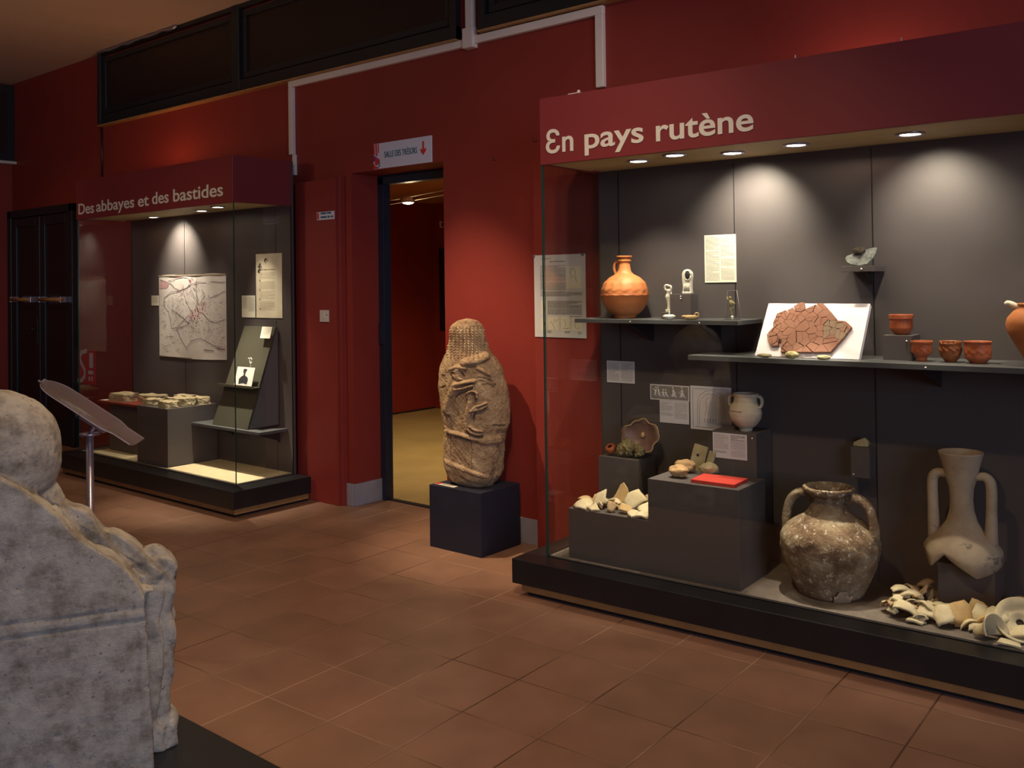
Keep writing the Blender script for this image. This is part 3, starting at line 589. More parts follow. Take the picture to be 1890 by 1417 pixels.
# ================================================================== seated marble statue in the foreground, seen from behind its throne
PS = Vector((-2.421, 1.353, 0)); ang_s = math.atan2(.907, .42)
tag(MB().box(-3.95, -1.9, .30, 1.592, 0, .018).build('low_plinth', M['black'], None, .003), 'low black plinth on the tiles under the seated marble figure', 'plinth')
def marble_statue():
    CE = -.385; ZB = .018
    slabR = [(-.368,.865),(-.319,.832),(-.275,.79),(-.23,.746),(-.204,.703),(-.159,.661),(-.112,.626),(-.069,.587),(-.038,.545),(-.022,.5),(-.021,.456),(-.017,.359),(-.009,.21),(-.001,.12),(0,ZB)]
    bodyR = [(-.215,.76),(-.19,.735),(-.148,.7),(-.113,.67),(-.085,.651),(-.057,.624),(-.028,.597),(.001,.575),(.038,.564),(.060,.550),(.074,.524),(.077,.479),(.066,.434),(.060,.411),(.073,.377),(.076,.337),(.072,.243),(.057,.152),(.052,.122),(.05,.085),(.068,.065),(.075,ZB)]
    def mirror(p): return p+[(2*CE-x, z) for x, z in reversed(p)]
    mb = MB()
    mb.prism(mirror(slabR), 'y', .0, .10)
    mb.prism([(-.02, .5), (-.02, ZB), (2*CE+.02, ZB), (2*CE+.02, .5)], 'y', .05, .50)
    # rounded robe body: three shrinking slices so the shoulder outline rolls over
    mb.prism(mirror([(CE+(x-CE)*.90, ZB+(z-ZB)*.90) for x, z in bodyR if z > .545]+[(-.06, .50)]), 'y', .05, .2)
    for i, (a, b, k) in enumerate(((.145, .26, 1.0), (.130, .30, .97), (.12, .34, .94))):
        mb.prism(mirror([(CE+(x-CE)*k, ZB+(z-ZB)*k) for x, z in bodyR]), 'y', a, b)
    mb.ball((CE, .20, .895), (.163, .16, .182), 40)
    mb.ball((CE, .21, .755), (.165, .12, .10), 32)
    for s in (1, -1):
        def m(x): return x if s == 1 else 2*CE-x
        mb.tube([(m(-.03), .20, .575), (m(.03), .20, .53), (m(.035), .20, .45), (m(.02), .2, .40)], [.035, .045, .042, .038], 16)
        mb.tube([(m(.028), .20, .40), (m(.030), .20, .33), (m(.020), .20, .20), (m(.012), .20, .11)], [.043, .048, .042, .036], 16)
        mb.ball((m(.030), .19, .078), (.052, .075, .045), 20); mb.ball((m(.046), .20, .378), (.033, .04, .03), 16)
        # far side: knees, lap and feet of the seated figure
        mb.tube([(m(-.20), .22, .42), (m(-.19), .56, .43), (m(-.19), .60, .38), (m(-.20), .56, .10)], [.10, .09, .085, .07], 18)
        mb.ball((m(-.20), .64, .085), (.06, .11, .04), 16)
        mb.tube([(m(-.12), .24, .60), (m(-.09), .34, .46), (m(-.12), .52, .48)], [.05, .05, .045], 16)
        mb.ball((m(-.12), .56, .50), (.05, .06, .03), 14)
    mb.tube([(CE, .24, .42), (CE, .30, .60), (CE, .26, .74)], [.20, .19, .15], 24)
    mb.ball((CE, .345, .90), (.03, .04, .045), 14)
    tmp = mb.build('tmp', M['marble'])
    r = tmp.modifiers.new('r', 'REMESH'); r.mode = 'VOXEL'; r.voxel_size = .0062
    sm = tmp.modifiers.new('s', 'SMOOTH'); sm.iterations = 4; sm.factor = .6
    bpy.context.view_layer.update(); dg = bpy.context.evaluated_depsgraph_get()
    me = bpy.data.meshes.new_from_object(tmp.evaluated_get(dg)); bpy.data.objects.remove(tmp)
    n = len(me.vertices); co = np.empty(n*3); me.vertices.foreach_get('co', co); co = co.reshape(-1, 3)
    no = np.array([v.normal[:] for v in me.vertices])
    x, y, z = co.T; d = np.zeros(n)
    back = np.clip(-no[:, 1]*1.5, 0, 1)*(y < .05)
    zb = .476+(x+.025)*-.027; zl = .445+(x+.025)*-.015
    for c, w, h in ((zb, .005, .006), (zl, .005, .006)): d -= np.clip(1-((z-c)/w)**2, 0, 1)*h*back
    d += (np.abs(z-(zb+zl)/2) < .014)*.0015*back
    gx = -.044+(.44-z)*.03
    d -= np.clip(1-((x-gx)/.005)**2, 0, 1)*.006*back*(z < .44)*(z > .10)
    d -= np.clip(1-((x-gx+.006)/.003)**2, 0, 1)*.003*back*(z < .55)*(z > .47)
    # hem of the cloth over the throne: folds running down the shoulder
    fold = np.clip((y-.075)/.03, 0, 1)*np.clip((.30-y)/.05, 0, 1)*(z > .52)*(z < .76)
    d += fold*.009*np.sin((x*.80+z*.55)*2*np.pi/.042+np.sin(z*22)*.8)
    d -= .020*np.exp(-((y-.115)/.016)**2)*(x > -.12)*(x < .06)*(z < .56)*np.clip(no[:, 0]*2, 0, 1)
    legf = np.clip((y-.10)/.03, 0, 1)*(x > -.01)*(z < .52); d += legf*.0025*np.sin(z*61+np.sin(y*40)*2)
    out = np.array([noise.fractal(Vector(c)*5.5, 1.0, 2.1, 5)*.0065+noise.fractal(Vector(c)*32, .8, 2.0, 4)*.0016 for c in co])
    k = np.where((y < .05) & (no[:, 1] < -.6), .55, 1.0); d += out*k
    pit = np.array([max(0, noise.noise(Vector(c)*48)-.46) for c in co]); d -= pit*.018
    co = co+no*d[:, None]; co[:, 2] = np.maximum(co[:, 2], ZB)
    me.vertices.foreach_set('co', co.reshape(-1)); me.update()
    me.polygons.foreach_set('use_smooth', [True]*len(me.polygons))
    o = bpy.data.objects.new('marble_statue', me); COL.objects.link(o); o.location = PS; o.rotation_euler = (0, 0, ang_s)
    tag(o, 'large weathered marble seated figure seen from behind on a low black plinth', 'statue')
marble_statue()

# acrylic reading stand beside it
def reading_stand():
    t = thing('reading_stand', 'clear acrylic caption stand on a thin steel pole behind the marble figure', 'stand', (-3.51, 1.71, 0))
    MB().lathe([(0, 0), (.12, 0), (.12, .008), (.02, .012), (0, .012)], 40).build('base', M['chrome'], t)
    MB().lathe([(.0135, .008), (.0135, .80), (0, .80)], 24).build('pole', M['chrome'], t)
    MB().lathe([(0, .798), (.037, .798), (.037, .806), (0, .806)], 28).build('pole_plate', M['chrome'], t)
    # tilted curved sheet: axis runs along its slope
    a = Vector((.770, .628, 0)); # across image
    slope = Vector((.249, .209, -.216)); slope.normalize()          # downhill direction, to the right in view
    side = Vector((-.60, .78, -.02)); side = (side-slope*side.dot(slope)).normalized(); nrm = slope.cross(side).normalized()
    if nrm.z < 0: nrm = -nrm
    C0 = Vector((0, 0, .882)); mb = MB(); NU, NV = 40, 10; vs = []
    out = []
    for k in range(2):
        for i in range(NU+1):
            u = -.215+.43*i/NU
            for j in range(NV+1):
                v = (-.5+j/NV); w = .18
                if u < -.12: w *= math.sqrt(max(.06, 1-((-.12-u)/.085)**2))
                if u > .10: w *= 1-.25*min(1, (u-.10)/.04)
                off = .012*(2*v)**2
                vs.append(C0+slope*u+side*(v*w-.02)+nrm*(off+k*.004-.0))
    m = (NU+1)*(NV+1); fs = []
    for i in range(NU):
        for j in range(NV):
            q = i*(NV+1)+j; fs += [(q, q+1, q+NV+2, q+NV+1), (m+q, m+q+NV+1, m+q+NV+2, m+q+1)]
    rim = [i*(NV+1) for i in range(NU+1)]+[NU*(NV+1)+j for j in range(1, NV+1)]+[i*(NV+1)+NV for i in range(NU-1, -1, -1)]+[j for j in range(NV-1, 0, -1)]
    nf = len(fs)
    for i in range(len(rim)): p, q = rim[i], rim[(i+1) % len(rim)]; fs.append((p, q, q+m, p+m))
    mb.add(vs, fs[:nf], 0, True); mb.add(vs, fs[nf:], 1)
    mb.build('sheet', [M['smoke'], M['rimacryl']], t)
    hb = MB()
    def obox(c, lu, lv, ln, mi=0):
        vv = [c+slope*(su*lu)+side*(sv*lv)+nrm*(sn*ln) for sn in (-1, 1) for sv in (-1, 1) for su in (-1, 1)]
        hb.add(vv, [(0, 2, 3, 1), (4, 5, 7, 6), (0, 1, 5, 4), (2, 6, 7, 3), (0, 4, 6, 2), (1, 3, 7, 5)], mi)
    obox(C0+slope*.04-nrm*.016+side*-.02, .055, .016, .010); hb.build('clamp', M['chrome'], t, .002)
    hb = MB(); hb.tube([C0+slope*-.025-nrm*.022+side*-.045, C0+slope*-.025-nrm*.022+side*.005], .012, 14); hb.build('hinge_knob', M['frame'], t)
    hb = MB(); hb.tube([Vector((0, 0, .802)), C0+slope*.05-nrm*.024-side*.02], .008, 10); hb.build('neck', M['chrome'], t)
m_, nt_, b_ = nmat('smoky_acrylic_sheet')
mixn = N(nt_, 'ShaderNodeMixShader'); tr = N(nt_, 'ShaderNodeBsdfTransparent'); tr.inputs[0].default_value = (.85, .80, .85, 1); mixn.inputs[0].default_value = .34
b_.inputs['Base Color'].default_value = (.34, .27, .27, 1); b_.inputs['Roughness'].default_value = .18
nt_.links.new(tr.outputs[0], mixn.inputs[1]); nt_.links.new(b_.outputs[0], mixn.inputs[2]); nt_.links.new(mixn.outputs[0], nt_.nodes['Material Output'].inputs[0])
M['smoke'] = m_; M['rimacryl'] = paint('acrylic_edge', (.50, .44, .44), .15, .05)
reading_stand()

# ================================================================== contents of the right case
def rthing(name, label, cat, s, t, z, group=None, rot=0): return thing(name, label, cat, tuple(RL(s, t, z)), AR+rot, group)
def rnd_blob(seed, amp, f): return lambda d: amp*noise.fractal(Vector((d.x*f+seed*7.3, d.y*f, d.z*f)), 1.0, 2.0, 4)

# shelves
def shelf(label, s0, s1, t0, t1, z, th, brs):
    o = rthing('shelf', label, 'shelf', s0, t0, z)
    MB().box(0, s1-s0, 0, t1-t0, -th, 0).build('board', M['shelf'], o, .0012)
    for x in brs:
        MB().prism([(t1-t0, -th), (t1-t0, -th-.09), (t1-t0-.02, -th-.085), (.04, -th-.012), (.04, -th)], 'x', x-.002, x+.002).build('bracket', M['frame'], o)
    for x in brs:
        MB().ball((x+.02, -.0005, -th*.55), .0035, 8).build('pin', M['pin'], o)
    return o
shelf('upper left grey shelf in the large pottery case carrying the orange jug and white figurines', .125, .915, .33, .575, 1.187, .018, [.27, .60])
shelf('long grey shelf in the large pottery case carrying the white board and red cups', .72, 2.48, .27, .575, 1.047, .02, [.9, 1.378, 1.958])

# stepped block at the left of the case floor
o = rthing('display_block', 'large dark grey stepped block at the left of the large pottery case floor', 'display block', .205, .14, .166)
MB().prism([(0, 0), (.787, 0), (.787, .384), (.392, .384), (.392, .212), (0, .212)], 'y', 0, .255).build('block_body', M['block'], o, .0015)
o = rthing('display_block', 'tall dark grey block behind the sherds under the broken glazed bowl', 'display block', .195, .405, .166)
MB().box(0, .205, 0, .16, 0, .395).build('block_body', M['block'], o, .0015)
o = rthing('display_block', 'dark grey block under the small cream two handled jar', 'display block', .762, .405, .166)
MB().box(0, .19, 0, .16, 0, .560).build('block_body', M['block'], o, .0015); MB().ball((.185-.012, -.001, .54), .004, 8).build('pin', M['pin'], o)
o = rthing('display_block', 'dark block carrying the tall broken amphora neck at the right', 'display block', 1.645, .36, .166)
MB().box(0, .185, 0, .17, 0, .17).build('block_body', M['block'], o, .0015); MB().box(.065, .12, .05, .11, .17, .26).build('support_post', M['block'], o)
o = rthing('display_block', 'small grey cube on the long shelf under the ribbed red cup', 'display block', 1.459, .40, 1.047)
MB().box(0, .104, 0, .11, 0, .092).build('block_body', M['block'], o, .001); MB().ball((.085, -.001, .072), .0035, 8).build('pin', M['pin'], o)
o = rthing('display_block', 'small grey block fixed high on the back panel under a tiny stone', 'display block', 1.30, .50, .575)
MB().box(0, .072, 0, .075, 0, .118).build('block_body', M['block'], o, .001); MB().ball((.010, -.001, .012), .0035, 8).build('pin', M['pin'], o)
o = rthing('display_block', 'low dark block under the two white figurines on the upper shelf', 'display block', .512, .43, 1.187)
MB().prism([(0, 0), (.145, 0), (.145, .108), (.045, .108), (.045, .028), (0, .028)], 'y', 0, .07).build('block_body', M['block'], o, .001)
MB().ball((.098, -.001, .098), .003, 8).ball((.098, -.001, .088), .003, 8).build('pin', M['pin'], o)

# orange jug
def jug():
    o = rthing('jug', 'round orange terracotta jug with a slim neck and one handle on the upper shelf', 'jug', .316, .455, 1.187)
    prof = [(0, .004), (.048, .0), (.052, .004), (.050, .010), (.078, .030), (.100, .065), (.108, .098), (.110, .104), (.108, .108), (.106, .130), (.094, .160), (.070, .184), (.040, .200), (.030, .212), (.0265, .232), (.026, .252), (.031, .258), (.031, .262), (.027, .265), (.028, .270), (.035, .275), (.036, .281), (.031, .282), (.022, .272), (.020, .21), (0, .20)]
    def f(t, z, r):
        if .10 < z < .175 and r > .06: return .0024*math.sin(t*14+math.sin(z*220)*1.5)*math.sin(z*240)
        return 0
    P2 = []
    for (a, b), (c, d) in zip(prof[:-1], prof[1:]):
        n = 4 if (.06 < b < .19 and b != d) else 2
        P2 += [(a+(c-a)*i/n, b+(d-b)*i/n) for i in range(n)]
    MB().lathe(P2+[prof[-1]], 96, fn=f).build('body', M['terra'], o)
    MB().tube([(-.026, 0, .250), (-.040, 0, .252), (-.050, 0, .240), (-.051, 0, .222), (-.046, 0, .205), (-.040, 0, .192)], [.006, .0065, .007, .007, .007, .008], 12, 0, 1.5).build('handle', M['terra'], o)
    MB().lathe([(.1085, .1035), (.1105, .105), (.1105, .1065), (.1085, .108)], 80).build('groove_band', M['terra_d'], o)
jug()
def vase():
    o = rthing('jug', 'tall orange terracotta vase with a small spout at the right end of the long shelf', 'vase', 1.985, .42, 1.047)
    MB().lathe([(0, .003), (.055, 0), (.057, .006), (.060, .02), (.088, .07), (.112, .115), (.116, .140), (.110, .162), (.088, .188), (.074, .196), (.072, .203), (.078, .207), (.078, .212), (.070, .212), (.066, .198), (0, .19)], 80).build('body', M['terra'], o)
    MB().tube([(-.074, -.01, .195), (-.090, -.014, .206), (-.104, -.016, .212), (-.114, -.018, .208)], [.012, .011, .009, .006], 10).ball((-.106, -.016, .216), (.007, .006, .006), 10).build('spout', M['cream'], o)
    MB().tube([(.074, 0, .20), (.11, 0, .20), (.125, 0, .17), (.112, 0, .13)], .008, 10, 0, 1.5).build('handle', M['terra'], o)
vase()

# cups
def cup(label, s, t, z, prof, mat, deco, nick=False, seg=72):
    o = rthing('cup', label, 'cup', s, t, z)
    P2 = []
    for (a, b), (c, d) in zip(prof[:-1], prof[1:]):
        n = 10 if abs(d-b) > .012 else 2
        P2 += [(a+(c-a)*i/n, b+(d-b)*i/n) for i in range(n)]
    P2.append(prof[-1]); top = max(b for a, b in prof)
    def f(th, zz, r): return deco(th, zz, r)
    mb = MB().lathe(P2, seg, fn=f)
    if nick:
        for i, (x, y, zz) in enumerate(mb.v):
            th = math.atan2(y, x)
            if zz > top-.02 and -2.3 < th < -.9: mb.v[i] = (x, y, min(zz, top-.004-.005*abs(math.sin(th*5))))
    mb.build('bowl', mat, o)
    r0, z0 = prof[1]
    MB().lathe([(r0*.55, z0+.001), (r0*1.0, z0), (r0*1.02, z0+.003), (r0*.8, z0+.007)], 40).build('foot', mat, o); return o
def d1(th, z, r):
    if r < .02: return 0
    if .022 < z < .050: return .0034*abs(math.sin(th*13))*abs(math.sin((z-.022)*2*math.pi/.014))
    if .050 < z < .054: return .0012*(math.sin(th*40) > 0)
    return 0
def d2(th, z, r):
    return .0030*max(0, math.sin(th*9+math.cos(z*260)*2))*math.sin((z-.028)/.024*math.pi) if .028 < z < .052 and r > .02 else 0
cup('ribbed red cup with a lattice band standing on the small grey cube', 1.511, .455, 1.139, [(0, .003), (.020, .0), (.026, .004), (.034, .014), (.038, .020), (.039, .056), (.0435, .060), (.0435, .075), (.0405, .076), (.0385, .060), (.034, .02), (0, .008)], M['terra_d'], d1)
cup('red footed cup next to the grey cube, leftmost of the three on the shelf', 1.596, .40, 1.047, [(0, .003), (.016, .0), (.018, .006), (.018, .014), (.030, .026), (.034, .032), (.035, .062), (.0385, .067), (.0385, .074), (.036, .075), (.033, .06), (.030, .03), (0, .014)], M['terra_d'], d2)
cup('dark carved cup with a chipped rim between the two plain red cups', 1.691, .41, 1.047, [(0, .003), (.017, .0), (.020, .005), (.030, .016), (.0345, .026), (.0360, .060), (.0375, .066), (.0370, .076), (.0345, .076), (.032, .03), (0, .012)], M['terra_g'], lambda th, z, r: d2(th, z*.9, r)*1.5, True)
cup('wide red cup, rightmost of the three bowls beside the orange vase', 1.783, .40, 1.047, [(0, .003), (.025, .0), (.028, .004), (.036, .012), (.043, .020), (.0435, .070), (.0460, .074), (.0460, .078), (.0435, .078), (.0405, .02), (0, .008)], M['terra_d'], d2)

# big two handled amphora
def amphora():
    o = rthing('amphora', 'big encrusted two handled amphora standing on the case floor', 'amphora', 1.272, .325, .166)
    prof = [(0, .0), (.115, .0), (.122, .010), (.140, .050), (.166, .110), (.180, .165), (.182, .200), (.172, .235), (.140, .265), (.095, .290), (.072, .315), (.063, .345), (.064, .362), (.082, .372), (.094, .384), (.095, .398), (.086, .402), (.074, .392), (.054, .365), (.052, .33), (0, .30)]
    def cat(P, k=5): return [(P[i][0]+(P[i+1][0]-P[i][0])*j/k, P[i][1]+(P[i+1][1]-P[i][1])*j/k) for i in range(len(P)-1) for j in range(k)]+[P[-1]]
    sm = cat(prof, 5)
    for _ in range(3): sm = [sm[0]]+[((sm[i-1][0]+2*sm[i][0]+sm[i+1][0])/4, (sm[i-1][1]+2*sm[i][1]+sm[i+1][1])/4) for i in range(1, len(sm)-1)]+[sm[-1]]
    def f(th, z, r):
        if r < .05: return 0
        return .0032*noise.fractal(Vector((math.cos(th)*7*r/.15, math.sin(th)*7*r/.15, z*50)), .9, 2, 4)
    MB().lathe(sm, 130, fn=f).build('body', M['encr'], o)
    for s in (-1, 1):
        MB().tube([(s*.060, 0, .352), (s*.085, 0, .368), (s*.120, 0, .362), (s*.146, 0, .338), (s*.160, 0, .300), (s*.166, 0, .262), (s*.164, 0, .228)], [.018, .018, .017, .017, .017, .018, .02], 16, 0, 1.3).build('handle', M['encr'], o)
    mb = MB(); pts = [(.1235, .001), (.131, .010), (.142, .030), (.150, .050)]; vs = []
    for j in range(9):
        th = R(-66+j*3.5); lim = 4 if 1 < j < 6 else 3
        for i in range(4):
            r, z = pts[min(i, lim-1)]; vs.append((r*math.cos(th), r*math.sin(th), z))
    mb.add(vs, [(j*4+i, j*4+4+i, j*4+5+i, j*4+1+i) for j in range(8) for i in range(3)], 0, True); mb.build('repair_patch', M['cream_d'], o)
amphora()

# broken amphora neck
def amph_neck():
    o = rthing('amphora_neck', 'broken amphora neck with two long handles and a jagged lower edge', 'amphora neck', 1.713, .435, .34)
    prof = [(.130, .030), (.128, .045), (.112, .068), (.075, .100), (.052, .135), (.041, .175), (.038, .215), (.041, .255), (.050, .285), (.056, .310), (.064, .345), (.074, .378), (.075, .384), (.069, .385), (.060, .355), (.048, .29), (.034, .25), (.030, .20), (.040, .14), (.07, .09), (.105, .060), (.120, .042), (.122, .030)]
    seg = 120; mb = MB()
    mb.lathe(prof, seg); n = len(prof)
    def edge(th):   # jagged lower edge: deep points in front
        pts = [(-math.pi, -.01), (-2.65, .005), (-2.25, -.042), (-1.85, .008), (-1.05, -.060), (-.35, -.035), (.4, -.01), (1.4, -.02), (2.3, -.01), (math.pi, -.01)]
        for (a, p), (b, q) in zip(pts[:-1], pts[1:]):
            if a <= th <= b: return p+(q-p)*(th-a)/(b-a)
        return 0
    for j in range(seg):
        th = 2*math.pi*j/seg; th = th-2*math.pi if th > math.pi else th; e = edge(th)
        for i in (0, 1, n-1, n-2):
            x, y, z = mb.v[j*n+i]; mb.v[j*n+i] = (x*(1+.12*e/.03*-.25), y*(1+.12*e/.03*-.25), z+e*(1 if i in (0, n-1) else .35))
    # close bottom rim
    base = [(j*n, ((j+1) % seg)*n, ((j+1) % seg)*n+n-1, j*n+n-1) for j in range(seg)]
    mb.f += [list(f) for f in base]; mb.mi += [0]*seg; mb.smooth += [False]*seg
    mb.build('neck', M['cream_d'], o)
    for s in (-1, 1):
        MB().tube([(s*.048, 0, .298), (s*.075, 0, .302), (s*.093, 0, .288), (s*.098, 0, .255), (s*.097, 0, .18), (s*.095, 0, .11), (s*.092, 0, .07)], [.014, .016, .018, .0185, .0185, .021, .025], 16, 0, 1.1).build('handle', M['cream_d'], o)
amph_neck()

# small cream jar
def jar():
    o = rthing('jar', 'small cream two handled jar standing on a dark block below the shelves', 'jar', .884, .46, .726)
    prof = [(0, .0), (.026, .0), (.028, .006), (.026, .010), (.046, .026), (.062, .050), (.067, .075), (.063, .098), (.054, .112), (.048, .120), (.047, .140), (.052, .150), (.053, .155), (.047, .155), (.043, .14), (.04, .12), (0, .11)]
    sm = []
    for (a, b), (c, d) in zip(prof[:-1], prof[1:]): sm += [(a+(c-a)*i/3, b+(d-b)*i/3) for i in range(3)]
    sm.append(prof[-1])
    MB().lathe(sm, 72, fn=lambda th, z, r: .0012*noise.noise(Vector((math.cos(th)*3, math.sin(th)*3, z*40))) if r > .03 else 0).build('body', M['cream'], o)
    for s in (-1, 1): MB().tube([(s*.048, 0, .143), (s*.062, 0, .145), (s*.072, 0, .132), (s*.071, 0, .112), (s*.062, 0, .098)], .0065, 10, 0, 1.6).build('handle', M['cream'], o)
    MB().tube([(-.064*math.cos(a)*1.0, -.0665*math.sin(a), .085) for a in [i*.16+.15 for i in range(11)]], .0012, 6).build('crack_line', M['terra_f'], o)
jar()

# lamps and figurines on the upper shelf
o = rthing('oil_lamp', 'small dark rimmed white clay lamp with an upright stub on the upper shelf', 'oil lamp', .585, .37, 1.187)
MB().lathe([(0, 0), (.014, 0), (.016, .004), (.026, .012), (.0265, .016), (.018, .021), (.010, .022), (.006, .019), (0, .019)], 40).ball((-.022, -.004, .014), (.009, .006, .005), 12).build('body', M['ivory'], o)
MB().tube([(0, 0, .020), (0, 0, .036)], [.0032, .0024], 8).build('stub', M['ivory'], o)
o = rthing('oil_lamp', 'small tan clay lamp with a ring handle at its right on the upper shelf', 'oil lamp', .688, .37, 1.187)
MB().lathe([(0, 0), (.018, 0), (.026, .008), (.028, .014), (.020, .020), (.008, .019), (0, .018)], 40).ball((-.030, -.002, .014), (.014, .009, .006), 14).build('body', M['sherd_o'], o)
MB().tube([(.026+.009*math.cos(a), 0, .021+.009*math.sin(a)) for a in [i*math.pi/6 for i in range(13)]], .0035, 8).build('handle', M['sherd_o'], o)
def fig_arch():
    o = rthing('figurine', 'white clay niche figurine with a dark round hollow on the higher step', 'figurine', .626, .465, 1.295)
    out = [(-.021, 0), (.021, 0), (.019, .03), (.020, .05), (.024, .075), (.023, .092), (.012, .104), (-.002, .108), (-.016, .102), (-.023, .088), (-.022, .06), (-.020, .035)]
    MB().prism(out, 'y', -.012, .012).build('body', M['ivory'], o, .005)
    MB().ball((.006, -.012, .080), (.013, .004, .018), 18).build('hollow', M['darkink'], o)
    MB().tube([(.006+.0155*math.cos(a), -.012, .080+.021*math.sin(a)) for a in [i*math.pi/8 for i in range(17)]], .0035, 8).build('rim', M['ivory'], o)
    b = MB()
    for x in (-.010, -.003, .005, .012): b.tube([(x, -.0125, .012), (x*.9, -.0125, .045)], [.0035, .0025], 6)
    b.build('drapery', M['ivory'], o); MB().box(-.021, .021, -.016, .012, 0, .010).build('base', M['ivory'], o, .003)
fig_arch()
def fig_stand():
    o = rthing('figurine', 'slender white clay standing figurine on the lower step of the dark block', 'figurine', .532, .465, 1.215)
    b = MB(); b.tube([(0, 0, .012), (.001, 0, .03), (-.001, 0, .05), (-.003, 0, .068), (.001, 0, .082), (.003, 0, .095), (.003, 0, .102)], [.007, .0065, .009, .012, .008, .012, .007], 18, 0, .8)
    b.tube([(-.010, -.002, .096), (-.016, -.004, .110), (-.010, -.004, .118), (.002, -.002, .118)], [.005, .0045, .005, .005], 10); b.tube([(.012, -.002, .095), (.015, -.003, .108), (.010, -.002, .116), (.002, -.002, .114)], .0045, 10)
    b.tube([(.012, 0, .09), (.013, 0, .07), (.012, 0, .05)], [.004, .003, .002], 8); b.build('body', M['ivory'], o)
    MB().box(-.012, .012, -.010, .010, 0, .014).build('base', M['ivory'], o, .003)
fig_stand()
def bronze_fig():
    o = rthing('acrylic_mount', 'clear acrylic wedge holding a small green bronze figure on the upper shelf', 'stand', .848, .43, 1.187)
    MB().prism([(-.020, .122), (.020, .122), (.036, 0), (-.036, 0)], 'y', -.002, .002).build('sheet', [M['acryl']], o)
    MB().box(-.038, .038, -.02, .02, 0, .002).build('foot', M['acryl'], o)
    MB().tube([(-.036, 0, 0), (-.020, 0, .122), (.020, 0, .122), (.036, 0, 0)], .0011, 6).build('bright_edge', M['rimacryl'], o)
    f = rthing('bronze_figurine', 'tiny green bronze running figure held on the clear acrylic wedge', 'figurine', .848, .414, 1.187)
    b = MB(); b.tube([(0, 0, .055), (.001, 0, .07), (-.002, 0, .082)], [.007, .008, .006], 12); b.ball((-.003, 0, .092), (.006, .006, .007), 12)
    b.tube([(.004, 0, .078), (.014, -.002, .070), (.020, -.003, .066)], [.0035, .003, .003], 8); b.tube([(-.006, 0, .080), (-.014, 0, .086), (-.017, 0, .096)], [.0035, .003, .003], 8)
    b.tube([(.002, 0, .058), (.008, 0, .045), (.013, .002, .058)], [.005, .004, .003], 8); b.tube([(-.001, 0, .056), (.001, 0, .038), (.003, 0, .022), (.006, 0, .018)], [.0055, .0045, .0035, .003], 8)
    b.build('body', M['mossy'], f); MB().ball((.005, 0, .012), (.006, .006, .007), 12).tube([(.005, 0, .0), (.005, 0, .012)], .003, 6).build('peg', M['pin'], f)
bronze_fig()

# fan shaped bronze fragment on its bracket shelf
o = rthing('bracket_shelf', 'tiny dark bracket shelf fixed on the back panel under the fan shaped fragment', 'shelf', 1.298, .44, 1.378)
MB().box(0, .125, 0, .13, 0, .022).build('board', M['block'], o, .001)
MB().prism([(.12, 0), (.12, -.05), (.10, -.03), (.05, -.004), (.05, 0)], 'x', .072, .078).build('bracket', M['frame'], o)
MB().ball((.075, -.001, .010), .004, 8).build('pin', M['pin'], o); MB().tube([(.035, .04, .022), (.035, .03, .036)], .0015, 6).build('prong', M['chrome'], o); MB().tube([(.080, .04, .022), (.080, .03, .036)], .0015, 6).build('prong', M['chrome'], o)
def fan():
    o = rthing('metal_fragment', 'pitted grey green fan shaped metal fragment with a dark boss on a bracket', 'fragment', 1.358, .475, 1.406)
    out = [(-.058, .024), (-.050, .010), (-.030, -.001), (0, -.005), (.026, .0), (.046, .018), (.058, .042), (.062, .064), (.048, .064), (.026, .058), (.010, .054), (-.012, .050), (-.030, .042), (-.052, .034)]
    b = MB().prism([(x, z) for x, z in out], 'y', -.004, .004); b.build('plate', M['bronze'], o, .0015)
    MB().ball((-.004, -.006, .052), (.023, .014, .016), 22, 0, rnd_blob(3, .35, 2.2)).build('boss', M['iron'], o)
    o.rotation_euler.x = R(-8)
fan()

# white board with the large terracotta fragment
BT = math.atan2(.15, .205); BW, BH = .409, .254
bd = rthing('padded_board', 'white cloth covered board leaning on the long shelf behind the cracked terracotta', 'board', .978, .345, 1.049)
bd.rotation_euler = (-BT, 0, AR)
mb = MB(); nx_, nz_ = 30, 20; vs = []
for i in range(nx_+1):
    for j in range(nz_+1):
        u, v = i/nx_, j/nz_; cr_ = (1-min(1, math.hypot(u, v)*3))+(1-min(1, math.hypot(1-u, v)*2.4)) 
        vs.append((u*BW, -.0015*math.sin(u*70+v*60)*max(0, cr_)-.0006*math.sin(u*23+v*31), v*BH))
mb.add(vs, [(i*(nz_+1)+j, (i+1)*(nz_+1)+j, (i+1)*(nz_+1)+j+1, i*(nz_+1)+j+1) for i in range(nx_) for j in range(nz_)], 0, True)
mb.box(0, BW, .0015, .022, 0, BH); mb.build('cloth_cover', M['cloth'] if 'cloth' in M else M['paperc'], bd)
fr = [(.13,.504),(.082,.367),(.113,.238),(.158,.156),(.222,.164),(.213,.293),(.245,.268),(.263,.055),(.377,.057),(.741,.08),(.833,.344),(.888,.535),(.82,.637),(.747,.646),(.656,.818),(.567,.966),(.522,.966),(.402,.85),(.38,.977),(.343,.982),(.24,.859),(.133,.768),(.115,.591)]
fr = [(a*BW, b*BH) for a, b in fr]
def clip(poly, n, d):
    out = []
    for i in range(len(poly)):
        p, q = poly[i], poly[(i+1) % len(poly)]; a = p[0]*n[0]+p[1]*n[1]-d; b = q[0]*n[0]+q[1]*n[1]-d
        if a <= 0: out.append(p)
        if (a < 0) != (b < 0) and a != b: k = a/(a-b); out.append((p[0]+(q[0]-p[0])*k, p[1]+(q[1]-p[1])*k))
    return out
rr_ = random.Random(11); seeds = [(rr_.uniform(.03, .37), rr_.uniform(.01, .25)) for _ in range(125)]
